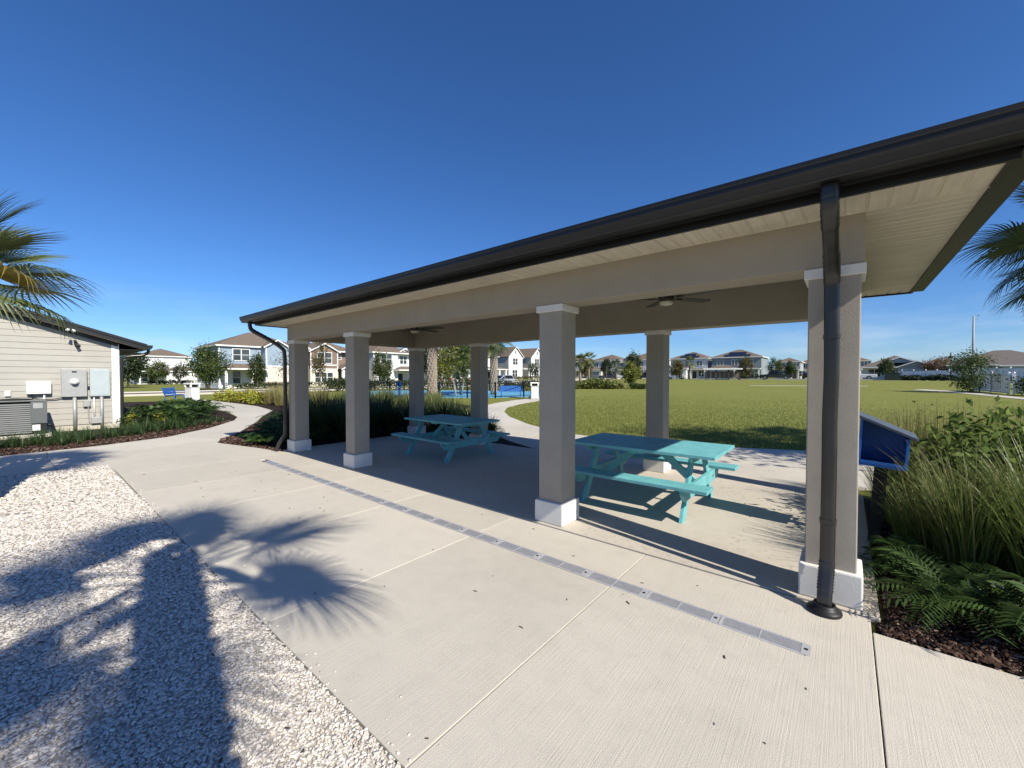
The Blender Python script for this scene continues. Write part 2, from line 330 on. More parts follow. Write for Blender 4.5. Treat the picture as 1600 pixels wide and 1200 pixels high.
# ------------------------------------------------------------------ pavilion
PAV = thing('pavilion', 'open picnic pavilion with taupe square columns and dark bronze gutters', 'pavilion', (0,0,0))
CX = [-9.35,-6.88,-2.54,-.075]; CYS = [3.885, 7.07]; ZB = 2.44; ZS = 2.79
flo = MB(); flo.prism([(-9.66,3.660),(.20,3.660),(.20,7.352),(-9.66,7.352)], -.13, .008); tag(flo.build('pavilion_floor', m_slab, bevel=.006), 'stained concrete floor slab under the pavilion', None, kind='structure')
colm = MB().box(-.15,.15,-.15,.15,.008,ZB-.0005).mesh('column', m_taupe)
basm = MB().box(-.185,.185,-.185,.185,.008,.25).mesh('column_base', m_trim)
capm = MB().box(-.175,.175,-.175,.175,ZB-.075,ZB-.001).mesh('column_cap', m_trim)
for y in CYS:
    for x in CX:
        c = link('column', colm, PAV, (x,y,0)); m = c.modifiers.new('b','BEVEL'); m.width=.008; m.segments=2
        b = link('column_base', basm, c); m = b.modifiers.new('b','BEVEL'); m.width=.012; m.segments=2
        b = link('column_cap', capm, c); m = b.modifiers.new('b','BEVEL'); m.width=.006; m.segments=2
hw = .165; XL, XR = CX[0]-hw, CX[3]+hw; YF, YB = CYS[0]-hw, CYS[1]+hw
for y in CYS: MB().box(XL,XR,y-hw,y+hw,ZB,3.10).build('beam', m_beam, PAV, bevel=.005)
for x in (CX[0], CX[3]): MB().box(x-hw+.001,x+hw-.001,CYS[0]+hw,CYS[1]-hw,ZB+.002,3.099).build('beam', m_beam, PAV)
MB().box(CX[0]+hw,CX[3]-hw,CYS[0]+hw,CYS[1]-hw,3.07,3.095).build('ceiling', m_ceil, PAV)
SX0, SX1, SY0, SY1 = -10.065, .65, 3.30, 7.655
# soffit boards: cross boards front and back, long narrow vented ones at the ends
def rib_panel(wid, length):   # local x = width, y = length; shallow grooves each side
    b = MB(); prof = [(-wid/2,.006),(-wid/2+.004,.006),(-wid/2+.010,0),(-wid*.20,0),(-wid*.18,.008),(-wid*.15,.008),(-wid*.13,0),(wid*.13,0),(wid*.15,.008),(wid*.18,.008),(wid*.20,0),(wid/2-.010,0),(wid/2-.004,.006),(wid/2,.006),(wid/2,.012),(-wid/2,.012)]
    b.ext(prof, lambda p: (p[0],-length/2,p[1]), lambda p: (p[0],length/2,p[1])); return b
n = 32; wd = (SX1-SX0)/n
pf = rib_panel(wd-.001, YF-SY0-.002).mesh('soffit_panel', m_soff_f)
for i in range(n):
    for yc in ((SY0+YF)/2, (SY1+YB)/2): link('soffit_panel', pf, PAV, (SX0+wd*(i+.5), yc, ZS))
n = 34; wd = (YB-YF)/n; ps = rib_panel(wd-.001, SX1-XR-.004).mesh('soffit_panel', m_soff_s)
for i in range(n):
    for xc in ((SX1+XR)/2, (SX0+XL)/2): link('soffit_panel', ps, PAV, (xc, YF+wd*(i+.5), ZS), rad(90))
MB().box(SX0,SX1,YF-.012,YF-.001,ZS-.006,ZS+.02).build('soffit_channel', m_soff_f, PAV)
# fascia and gutter, mitred at the corners
def loop_ext(name, prof, rect, mat, parent, fs=(0,0,0,0), smooth=False):
    x0,x1,y0,y1 = rect; fw, fr, fb, fl = fs
    b = MB(); n = len(prof)
    cs = [(x0,y0,-1,-1,fl,fw),(x1,y0,1,-1,fr,fw),(x1,y1,1,1,fr,fb),(x0,y1,-1,1,fl,fb)]
    b.add([(cx+sx*(d+ox), cy+sy*(d+oy), z) for cx,cy,sx,sy,ox,oy in cs for d,z in prof],
          [(k*n+i, ((k+1)%4)*n+i, ((k+1)%4)*n+(i+1)%n, k*n+(i+1)%n) for k in range(4) for i in range(n)])
    return b.build(name, mat, parent, smooth)
loop_ext('fascia', [(0,ZS-.02),(.028,ZS-.02),(.028,ZS+.16),(0,ZS+.16)], (SX0,SX1,SY0,SY1), m_gut, PAV)
fs = (.085,.0,.085,.0)
loop_ext('sub_fascia', [(.029,ZS+.012),(.0315,ZS+.012),(.0315,ZS+.15),(.029,ZS+.15)], (SX0,SX1,SY0,SY1), m_gut, PAV, fs)
gp_ = [(.034,.03),(.150,.03),(.158,.036),(.162,.05),(.176,.085),(.184,.094),(.184,.128),(.190,.134),(.190,.158),(.178,.158),(.178,.140),(.160,.110),(.146,.040),(.040,.040),(.040,.158),(.034,.158)]
gut = loop_ext('gutter', [(d, ZS+z) for d,z in gp_], (SX0,SX1,SY0,SY1), m_gut, PAV, fs)
rx0,rx1,ry0,ry1 = SX0-.05,SX1+.05,SY0-.13,SY1+.13; rz = ZS+.165; hh = (ry1-ry0)/2; rise = hh*.30
rf = MB(); rf.add([(rx0,ry0,rz),(rx1,ry0,rz),(rx1,ry1,rz),(rx0,ry1,rz),(rx0+hh,(ry0+ry1)/2,rz+rise),(rx1-hh,(ry0+ry1)/2,rz+rise)],[(0,1,5,4),(1,2,5),(2,3,4,5),(3,0,4)])
rf.build('roof', m_shin_d, PAV)
# drip edge just above the gutter
loop_ext('drip_edge', [(.0,ZS+.162),(.036,ZS+.162),(.036,ZS+.168),(0,ZS+.168)], (SX0-.02,SX1+.02,SY0-.06,SY1+.06), m_gut, PAV)
def smoothpath(pts, k=10):
    P = [Vector(p) for p in pts]; out = []
    for i in range(len(P)-1):
        p0 = P[max(i-1,0)]; p1 = P[i]; p2 = P[i+1]; p3 = P[min(i+2,len(P)-1)]
        for j in range(k):
            t = j/k; out.append(.5*((2*p1)+(p2-p0)*t+(2*p0-5*p1+4*p2-p3)*t*t+(3*p1-p0-3*p2+p3)*t**3))
    out.append(P[-1]); return out
def downspout(pts, r, corr, label, kick):
    pp = smoothpath(pts, 9); rr = []
    for i, p in enumerate(pp):
        w = 0
        for (za, zb) in corr:
            if za < p.z < zb: w = 1
        rr.append(r + (.005 if (w and i % 2) else 0))
    b = MB(); b.tube(pp, rr, 20, sq=.8, ex=5); d = b.build('downspout', m_down, PAV, smooth=True); d['label'] = label
    for z in (1.93, .62):
        q = [p for p in pp if abs(p.z-z) < .2]; 
        if q: c = min(q, key=lambda p: abs(p.z-z))
        else: c = Vector(pts[-2])
        t = MB(); t.tube([(c.x,c.y,z-.016),(c.x,c.y,z+.016)], r+.005, 20, sq=.8, ex=5); t.build('strap', m_down, d, smooth=False)
    return d
downspout([(-.09,3.145,2.815),(-.09,3.145,2.74),(-.09,3.17,2.67),(-.088,3.33,2.55),(-.086,3.52,2.43),(-.085,3.615,2.34),(-.085,3.64,2.22),(-.08,3.64,1.7),(-.086,3.646,1.35),(-.085,3.64,1.0),(-.088,3.64,.45),(-.09,3.63,.30),(-.095,3.60,.2),(-.098,3.565,.11),(-.10,3.555,.03)], .044, [(2.6,2.80),(2.3,2.47),(.13,.33)], 'dented bronze downspout on the end column', 1)
downspout([(-9.98,3.145,2.815),(-9.98,3.145,2.73),(-9.95,3.19,2.64),(-9.75,3.42,2.46),(-9.56,3.62,2.27),(-9.53,3.665,2.12),(-9.53,3.67,1.6),(-9.53,3.67,1.0),(-9.53,3.665,.42),(-9.56,3.63,.30),(-9.60,3.55,.14),(-9.62,3.52,.02)], .042, [(2.45,2.7)], 'bronze downspout on the far column', 0)
sr = MB(); sr.lathe([(.055,.0),(.098,.0),(.102,.012),(.096,.026),(.080,.03),(.070,.045),(.064,.06),(.055,.06),(.055,.03)], (0,0,0), 24)
tag(sr.build('drain_adapter', m_black, None, True, loc=(-.098,3.555,.001)), 'round black drain adapter under the near downspout', 'drain adapter')
# ------------------------------------------------------------------ trench drain
m_alu = paint('grate_grey', (.55,.55,.56), .45, .1, 20, metal=.35, spec=.5)
m_pit = paint('drain_pit', (.02,.02,.02), .9)
TD = thing('trench_drain', 'long grey slotted trench drain set in the walkway', 'drain', (-.18, 2.985, 0))
MB().box(-8.73,.006,-.058,.058,-.12,-.03).build('channel', m_pit, TD)
for s_ in (-1,1): MB().box(-8.73,.008,s_*.0645-.0045,s_*.0645+.0045,-.12,.002).build('rail', m_alu, TD)
def grate():
    b = MB(); L = .4995
    for k in range(9): 
        y = -.052+.104*k/8
        for x0,x1 in ((.02,.232),(.238,.45)): b.box(x0,x1,y-.0034,y+.0034,-.022,.0015)
    b.box(.002,.02,-.058,.058,-.022,.003); b.box(.232,.238,-.057,.057,-.022,.0025); b.box(.45,.4975,-.058,.058,-.022,.003)
    for s_ in (-1,1): b.box(.003,.495,s_*.0572-.0028,s_*.0572+.0028,-.02,.0028)
    for s_ in (-.04,-.015,.015,.04): pass
    return b.mesh('grate', m_alu)
gm = grate(); bm_ = MB().lathe([(.011,0),(.011,.0035),(.004,.0035)], n=10).mesh('bolt', m_pit)
for i in range(17):
    o = link('grate', gm, TD, (-.235-.5*(i+.45), 0, 0)); link('bolt', bm_, o, (.474,0,.002))
# ------------------------------------------------------------------ picnic tables
m_teal = paint('teal_paint', (.15,.43,.46), .55, .13, 7, .3, 45, spec=.4, dirt=.32)
m_metal_b = paint('bolt_zinc', (.35,.36,.36), .4, .2, metal=.6)
def table(label, x, y, rz):
    T = thing('picnic_table', label, 'picnic table', (x,y,.008), rz, 'teal picnic tables')
    for i in range(5):
        w = .206; yc = -.418+.209*i; MB().box(-.93,.93,yc-w/2,yc+w/2,.712,.75).build('top_plank', m_teal, T, bevel=.004)
    for s in (-1,1):
        for k in (0,1):
            y0 = s*(.575+k*.138); MB().box(-.93,.93,min(y0,y0+s*.133),max(y0,y0+s*.133),.40,.438).build('bench_plank', m_teal, T, bevel=.004)
    for sx in (-1,1):
        for s in (-1,1):
            b = MB(); x0 = sx*.62; p = [(s*.69,0),(s*.57,0),(s*.20,.672),(s*.32,.672)]
            b.ext(p, lambda q: (x0-.02,q[0],q[1]), lambda q: (x0+.02,q[0],q[1])); b.build('leg', m_teal, T, bevel=.003)
        xb = sx*.664; b = MB(); pr = [(-.80,.398),(-.80,.345),(-.72,.26),(.72,.26),(.80,.345),(.80,.398)]
        b.ext(pr, lambda q: (xb-.022,q[0],q[1]), lambda q: (xb+.022,q[0],q[1])); b.build('cross_beam', m_teal, T, bevel=.003)
        b = MB(); pr = [(-.49,.710),(-.43,.64),(.43,.64),(.49,.710)]
        b.ext(pr, lambda q: (xb-.02,q[0],q[1]), lambda q: (xb+.02,q[0],q[1])); b.build('top_cleat', m_teal, T, bevel=.003)
        b = MB(); b.bar((sx*.60,0,.30),(sx*.14,0,.69),.09,.038,(0,1,0)); b.build('brace', m_teal, T, bevel=.003)
    bo = MB(); bo.add([(dx, r*math.cos(k*math.pi/4), r*math.sin(k*math.pi/4)) for dx,r in ((0,.012),(.007,.011)) for k in range(8)], [(k,(k+1)%8,8+(k+1)%8,8+k) for k in range(8)]+[tuple(range(8,16)),tuple(range(8))[::-1]]); bme = bo.mesh('bolt', m_metal_b)
    for sx in (-1,1):
        for yy, zz in ((-.50,.33),(-.44,.33),(.50,.33),(.44,.33),(-.27,.665),(.27,.665)): link('bolt', bme, T, (sx*.6865,yy,zz), 0 if sx > 0 else math.pi)
    MB().box(-.09,.09,-.44,.44,.674,.7115).build('top_cleat', m_teal, T)
    return T
table('teal picnic table half in sun near the end column', -2.03, 5.33, rad(.3))
table('teal picnic table fully in the shade under the pavilion', -6.43, 5.74, rad(-1.5))
# ------------------------------------------------------------------ ceiling fans
m_fan = paint('fan_bronze', (.03,.025,.022), .4); 
def glassy(name, c, rough=.3):
    a = N(name); a.col(c); a.b.inputs['Subsurface Weight'].default_value = .2; return a.done(rough)
m_lens = glassy('fan_light_glass', (.62,.58,.45))
def fan(label, x, a0):
    Fn = thing('ceiling_fan', label, 'ceiling fan', (x,5.48,3.07), a0, 'ceiling fans under the pavilion')
    MB().lathe([(.07,0),(.07,-.03),(.016,-.045),(.016,-.33),(.09,-.345),(.10,-.365),(.10,-.405),(.09,-.42),(.02,-.421)], n=24).build('motor', m_fan, Fn, True)
    MB().lathe([(.02,-.422),(.085,-.422),(.088,-.44),(.072,-.465),(.036,-.475),(.005,-.478)], n=24).build('light', m_lens, Fn, True)
    for k in range(5):
        t = 2*math.pi*k/5; R3 = Matrix.Rotation(t,3,'Z') @ Matrix.Rotation(rad(8),3,'Y')
        b = MB(); pts = [(-.05,.15),(-.065,.3),(-.07,.66),(-.04,.70),(.04,.70),(.07,.66),(.065,.3),(.05,.15)]
        b.ext(pts, lambda q: Matrix.Rotation(t,3,'Z') @ Vector((q[0],q[1],-.383+q[0]*.12)), lambda q: Matrix.Rotation(t,3,'Z') @ Vector((q[0],q[1],-.377+q[0]*.12))); bl = b.build('blade', m_fan, Fn)
        c = MB(); c.bar(Matrix.Rotation(t,3,'Z')@Vector((0,.085,-.388)), Matrix.Rotation(t,3,'Z')@Vector((0,.24,-.388)), .03,.008); c.build('blade_arm', m_fan, bl)
fan('bronze ceiling fan with round light above the half sunlit table', -1.86, rad(39)); fan('bronze ceiling fan with round light above the shaded table', -7.3, rad(5))
# ------------------------------------------------------------------ blue box on a post
m_blue = paint('blue_plastic', (.010,.115,.42), .5, .12, 9, .2, 80, spec=.5); m_dkroof = paint('box_roof', (.065,.085,.125), .7, .15, 12, .2, 60); m_post = paint('post_black', (.012,.012,.014), .7)
BX = thing('brochure_box', 'open blue box with dark sloped roof on a leaning black post', 'box', (.235,5.40,0), 0)
BX.rotation_euler = (0, rad(3.2), rad(-3))
w2, zb, zl, zr = .18, .775, 1.235, 1.075
def trap(b, y0, y1, i=0.0): b.ext([(-w2+i,zb+i),(w2-i,zb+i),(w2-i,zr),(-w2+i,zl)], lambda q: (q[0],y0,q[1]), lambda q: (q[0],y1,q[1])); return b
trap(MB(), .19, .21).build('back_panel', m_blue, BX)
MB().box(-w2,-w2+.022,-.17,.1895,zb+.0005,zl-.004).build('side_panel', m_blue, BX, bevel=.003); MB().box(w2-.022,w2,-.17,.1895,zb+.0005,zr).build('side_panel', m_blue, BX, bevel=.003)
MB().box(-w2+.0222,w2-.0222,-.17,.1893,zb,zb+.022).build('floor_panel', m_blue, BX, bevel=.003)
MB().box(-w2+.0225,w2-.0225,-.172,-.160,zb+.022,zb+.05).build('front_lip', m_blue, BX)
b = MB(); b.ext([(-w2-.045,zl+.012),(w2+.05,zr-.012),(w2+.05,zr+.018),(-w2-.045,zl+.045)], lambda q: (q[0],-.19,q[1]), lambda q: (q[0],.245,q[1])); b.build('roof', m_dkroof, BX, bevel=.006)
MB().box(-.05,.05,-.05,.05,-.06,zb-.0005).build('post', m_post, BX, bevel=.004)
# ------------------------------------------------------------------ clapboard building
m_clap = paint('clapboard', (.385,.37,.33), .75, .05, 1.5, .1, 120, dirt=.12); m_wtrim = paint('corner_trim', (.80,.80,.77), .6, .03)
m_metal = paint('meter_grey', (.36,.37,.36), .5, .08, 8, metal=.2); m_panel = paint('panel_bluegrey', (.40,.46,.47), .55, .06, 6); m_wbox = paint('white_plastic', (.78,.78,.75), .5, .03)
m_acg = paint('ac_grey', (.115,.125,.125), .55, .1, 6); m_acd = paint('ac_dark', (.015,.016,.016), .8); m_glass = None
BX0, BY1, BY0, EZ = -18.4, 1.98, -9.5, 2.78; YR = (BY1+BY0)/2; SL = 1/3.05
BD = thing('clapboard_building', 'beige clapboard building with dark bronze roof edge', 'building', (BX0,0,0))
rk = lambda y: EZ + (min(BY1-y, y-BY0))*SL
mb = MB(); pl = [(BY0,0),(BY1-.02,0),(BY1-.02,EZ),(YR,rk(YR)),(BY0,EZ)]
mb.ext(pl, lambda q: (-12,q[0],q[1]), lambda q: (-.03,q[0],q[1])); mb.build('wall', m_clap, BD)
ex = .178; z = .15
while z < rk(YR)-.02:
    z1 = z+ex; 
    def yc(zz, side): 
        if zz <= EZ: return (BY1-.16) if side else BY0
        d = (zz-EZ)/SL; return min(BY1-.16, BY1-d) if side else BY0+d
    a0,a1,c0,c1 = yc(z,0),yc(z,1),yc(z1,0),yc(z1,1)
    if c1 < c0: c0 = c1 = YR
    q = MB(); q.add([(0,a0,z),(0,a1,z),(.006,c1,z1+.012) if 0 else (-.012,c1,z1),(-.012,c0,z1),(-.029,a0,z),(-.029,a1,z),(-.029,c1,z1),(-.029,c0,z1)], [(0,1,2,3),(5,4,7,6),(4,5,1,0),(1,5,6,2),(2,6,7,3),(3,7,4,0)])
    q.build('clapboard', m_clap, BD); z = z1
MB().box(-.028,.022,BY1-.155,BY1+.0,.12,EZ-.06).build('corner_trim', m_wtrim, BD, bevel=.004); MB().box(-.15,.021,BY1+.0005,BY1+.024,.12,EZ-.08).build('corner_trim', m_wtrim, BD)
MB().box(-12,.02,BY0,BY1+.005,-.05,.12).build('foundation', m_conc, BD)
# roof with rake overhang
OH = .32; ev = .68
def slab_roof(s):
    b = MB(); ye = BY1+ev if s > 0 else BY0-ev; ze = EZ-ev*SL; zr_ = rk(YR)
    b.add([(-12.3,YR,zr_+.16),(OH,YR,zr_+.16),(OH,ye,ze+.16),(-12.3,ye,ze+.16),(-12.3,YR,zr_+.10),(OH,YR,zr_+.10),(OH,ye,ze+.10),(-12.3,ye,ze+.10)],[(0,1,2,3),(7,6,5,4),(1,5,6,2),(2,6,7,3),(3,7,4,0),(0,4,5,1)]); return b
rl = [slab_roof(s).build('roof', m_shin_d, BD) for s in (1,-1)]
for s in (1,-1):
    ye = BY1+ev if s > 0 else BY0-ev; ze = EZ-ev*SL; zr_ = rk(YR)
    b = MB(); b.ext([(YR,zr_+.14),(ye,ze+.14),(ye,ze-.03),(YR,zr_-.03)], lambda q: (OH-.028,q[0],q[1]), lambda q: (OH+.004,q[0],q[1])); b.build('rake_board', m_gut, BD)
    b = MB(); b.ext([(YR,zr_+.165),(ye,ze+.165),(ye,ze+.085),(YR,zr_+.085)], lambda q: (OH+.0045,q[0],q[1]), lambda q: (OH+.03,q[0],q[1])); b.build('drip_edge', m_gut, BD)
    b = MB(); b.ext([(YR,zr_-.005),(ye,ze-.005),(ye,ze-.03),(YR,zr_-.03)], lambda q: (.0,q[0],q[1]), lambda q: (OH-.029,q[0],q[1])); b.build('soffit', m_soff_f, BD)
    b = MB(); b.box(-12,-.001,min(BY1*1.0 if s>0 else ye, ye),max(ye, BY1 if s>0 else BY0),ze-.03,ze-.012); b.build('soffit', m_ceil, BD)
    b = MB(); b.ext([(YR,zr_+.0),(BY1+.0 if s>0 else BY0,EZ+.0),(BY1 if s>0 else BY0,EZ-.16),(YR,zr_-.16)], lambda q: (.001,q[0],q[1]), lambda q: (.028,q[0],q[1])); b.build('frieze_board', m_gut, BD)
ye = BY1+ev; ze = EZ-ev*SL
b = MB(); b.ext([(ye,ze-.0),(ye+.09,ze-.0),(ye+.13,ze+.06),(ye+.14,ze+.135),(ye,ze+.135)], lambda q: (-12,q[0],q[1]), lambda q: (OH+.03,q[0],q[1])); b.build('gutter', m_gut, BD)
b = MB(); b.tube(smoothpath([(.1,ye+.05,ze),(.1,ye+.04,ze-.10),(.09,ye-.10,ze-.20),(.06,BY1+.30,ze-.24),(.03,BY1+.10,ze-.32),(.02,BY1+.075,ze-.5),(.02,BY1+.075,1.2),(.02,BY1+.075,.15)],8), .045, 10); b.build('downspout', m_down, BD, True)
# fittings on its wall
def fit(name, label, cat, y, z, group=None): return thing(name, label, cat, (BX0+.002, y, z), 0, group)
m_dial = paint('meter_glass', (.62,.64,.62), .15, .05, spec=.8)
f_ = fit('electric_meter', 'grey electric meter box with round glass dial on the clapboard wall', 'electric meter', .99, 1.02)
MB().box(0,.13,-.27,.27,0,.86).build('case', m_metal, f_, bevel=.012); MB().box(.13,.135,-.05,.05,.745,.79).build('label_plate', m_black, f_)
b = MB(); b.add([(.131+dx, r*math.cos(2*math.pi*k/20), .46+r*math.sin(2*math.pi*k/20)) for dx,r in ((0,.105),(.03,.105),(.03,.085),(.11,.075),(.125,.04)) for k in range(20)], [(i*20+k,i*20+(k+1)%20,(i+1)*20+(k+1)%20,(i+1)*20+k) for i in range(4) for k in range(20)]+[tuple(80+k for k in range(20))]); b.build('dial', m_dial, f_, True)
MB().tube([(.06,.0,-.001),(.06,0,-1.0)], .045, 10).build('conduit', m_metal, f_, True)
f_ = fit('electrical_panel', 'blue-grey electrical panel box next to the white corner trim', 'electrical panel', 1.545, 1.02)
MB().box(0,.12,-.225,.225,0,.87).build('case', m_panel, f_, bevel=.012); MB().box(.12,.128,-.19,.19,.04,.83).build('door', m_panel, f_, bevel=.004); MB().tube([(.06,.03,-.001),(.06,.03,-1.0)], .042, 10).build('conduit', m_metal, f_, True)
MB().box(.0,.06,-.30,-.226,.25,.32).build('junction', m_black, f_)
f_ = fit('control_box', 'white utility control box with thin conduit on the clapboard wall', 'control box', .28, 1.13)
MB().box(0,.14,-.24,.24,0,.36).build('case', m_wbox, f_, bevel=.02); MB().box(.1405,.143,-.14,.14,.045,.065).build('lettering', m_metal, f_)
MB().tube([(.05,.10,-.001),(.05,.10,-1.08)], .022, 8).build('conduit', m_wbox, f_, True)
MB().tube(smoothpath([(.05,-.14,0),(.05,-.12,-.1),(.05,.05,-.16),(.05,.32,-.16),(.05,.5,-.112)],6), .014, 8).build('cable', m_black, f_, True)
f_ = fit('outlet_cover', 'small white square outlet cover on the clapboard wall', 'outlet', -.30, 1.08); MB().box(0,.05,-.055,.055,0,.15).build('cover', m_wbox, f_, bevel=.01)
f_ = fit('disconnect_box', 'small grey disconnect box with flexible conduit under the meter', 'disconnect box', 1.25, .70)
MB().box(0,.09,-.075,.075,0,.2).build('case', m_metal, f_, bevel=.008); MB().tube(smoothpath([(.05,.03,-.001),(.05,.03,-.3),(.05,.06,-.5),(.05,.12,-.58)],6), .014, 8).build('conduit', m_metal, f_, True)
f_ = fit('outlet_box', 'low grey outlet box near the ground by the corner trim', 'outlet', 1.46, .16); MB().box(0,.11,-.12,.12,0,.2).build('case', m_metal, f_, bevel=.012); MB().tube([(.05,-.05,.2005),(.05,-.05,.86)], .016, 8).build('conduit', m_wbox, f_, True)
f_ = thing('floodlight', 'small white floodlight under the dark rake board', 'floodlight', (BX0+OH+.03,.96,3.03)); MB().tube([(0,0,.02),(.12,.02,-.02)], [.035,.05], 12).build('lamp_head', m_wbox, f_, True); MB().tube([(.02,-.08,.04),(.12,-.11,.0)], [.03,.045], 12).build('lamp_head', m_wbox, f_, True)
f_ = thing('camera_mount', 'small dark security camera under the roof rake', 'camera', (BX0+.03,1.04,2.66)); MB().tube([(0,0,.05),(.03,.0,0),(.14,.06,-.09)], [.03,.04,.045], 12).build('body', m_black, f_, True)
# hose bibs / pipe stubs at the left end of the wall
for k, (yy, zz) in enumerate(((-1.02,1.62),(-1.05,1.36),(-1.07,1.08))):
    f_ = fit('pipe_stub', ('topmost of three dark pipe stubs on the clapboard wall','middle one of three dark pipe stubs on the clapboard wall','lowest of three dark pipe stubs above the air conditioner')[k], 'pipe', yy, zz, 'pipe stubs in a column on the wall'); MB().tube([(0,0,0),(.12,.02,.02),(.2,.12,.1)], .032, 10).build('pipe', m_black, f_, True); MB().lathe([(.05,0),(.05,.02)], (.02,0,-.01), 12).build('flange', m_black, f_)
# air conditioner
AC = thing('air_conditioner', 'grey outdoor air conditioner unit with louvred sides by the clapboard wall', 'air conditioner', (-17.45,-.18,.0))
MB().box(-.50,.50,-.66,.66,-.02,.07).build('pad', m_conc, AC, bevel=.01)
MB().box(-.38,.38,-.52,.52,.09,.93).build('coil', m_acd, AC)
for k in range(15):
    zz = .125+k*.054
    b = MB(); b.add([(.382,-.50,zz),(.382,.30,zz),(.425,.30,zz-.012),(.425,-.50,zz-.012),(.405,-.50,zz+.026),(.405,.30,zz+.026)],[(0,1,2,3),(3,2,5,4),(0,4,5,1),(0,3,4),(1,5,2)]); b.build('louvre', m_acg, AC)
for yy in (-.555,): MB().box(.30,.435,yy-.035,yy+.06,.07,.96).build('corner_post', m_acg, AC, bevel=.01)
MB().box(.36,.437,.285,.58,.36,.955).build('service_panel', m_acg, AC, bevel=.01); MB().box(.34,.42,.30,.57,.07,.355).build('lower_panel', m_acd, AC)
MB().box(.4375,.44,.31,.45,.17,.33).build('label_plate', m_wbox, AC); MB().box(.4375,.439,.33,.50,.78,.92).build('label_plate', m_metal, AC)
MB().box(-.435,.44,-.59,.58,.957,1.0).build('top_cover', m_acg, AC, bevel=.02)
for s in (-1,1): MB().box(-.43,-.36,s*.54-.04,s*.54+.04,.07,.955).build('corner_post', m_acg, AC, bevel=.01)
MB().lathe([(.33,0),(.33,.02),(.30,.03),(.05,.05)], (0,0,1.0), 24).build('fan_grille', m_acd, AC, True)
MB().tube(smoothpath([(.3,.575,.3),(.3,.66,.28),(.25,.70,.12),(.1,.72,.02)],6), .025, 8).build('hose', m_black, AC, True)
# ------------------------------------------------------------------ plants
U = random.uniform
m_palm = leafmat('palm_leaf', (.07,.095,.028), (.13,.155,.05), .4, .25, .4); m_palm_y = leafmat('palm_leaf_yellow', (.20,.17,.035), (.30,.22,.05), .5, .3); m_palm_b = leafmat('palm_leaf_brown', (.15,.085,.04), (.22,.14,.07), .7, .15)
m_petiole = leafmat('palm_petiole', (.14,.16,.05), (.18,.19,.06), .5, .05)
m_bark = paint('palm_bark', (.23,.19,.15), .95, .3, 9, .8, 40); m_boot = paint('palm_boot', (.33,.28,.225), .95, .25, 14, .6, 60); m_boot_d = paint('palm_fibre', (.07,.05,.035), .95, .3, 20, .8, 50)
m_coon = leafmat('coontie_leaf', (.025,.055,.014), (.065,.115,.028), .5, .22, .25); m_fern = leafmat('fern_leaf', (.05,.12,.02), (.10,.19,.04), .4, .35)
m_gr = leafmat('grass_blade', (.07,.12,.022), (.20,.25,.065), .45, .35, .4); m_gr_y = leafmat('grass_straw', (.17,.16,.05), (.36,.31,.13), .6, .35); m_gr_l = leafmat('grass_light', (.11,.15,.035), (.25,.26,.08), .5, .4); m_gr_d = leafmat('grass_dark', (.020,.042,.012), (.06,.095,.03), .45, .25)
m_lir = leafmat('liriope', (.022,.048,.014), (.07,.115,.035), .4, .25, .4)
m_yel = leafmat('yellow_leaf', (.20,.24,.03), (.52,.47,.07), .45, .3); m_shr = leafmat('shrub_leaf', (.09,.15,.03), (.21,.27,.065), .65, .4, .15)
m_tree = leafmat('tree_leaf', (.035,.065,.016), (.095,.125,.032), .5, .35); m_tree_y = leafmat('tree_leaf_yellowgreen', (.12,.15,.025), (.27,.27,.05), .5, .45); m_tree_o = leafmat('tree_leaf_olive', (.07,.075,.022), (.16,.13,.04), .5, .35); m_tree_r = leafmat('tree_leaf_rust', (.16,.075,.035), (.25,.14,.07), .6, .3); m_tree_d = leafmat('tree_leaf_dark', (.018,.034,.012), (.05,.07,.024), .5, .25)
m_wood = paint('tree_bark', (.20,.17,.14), .95, .25, 12, .7, 40); m_woodl = paint('tree_bark_pale', (.42,.38,.32), .9, .2, 10, .5, 40)

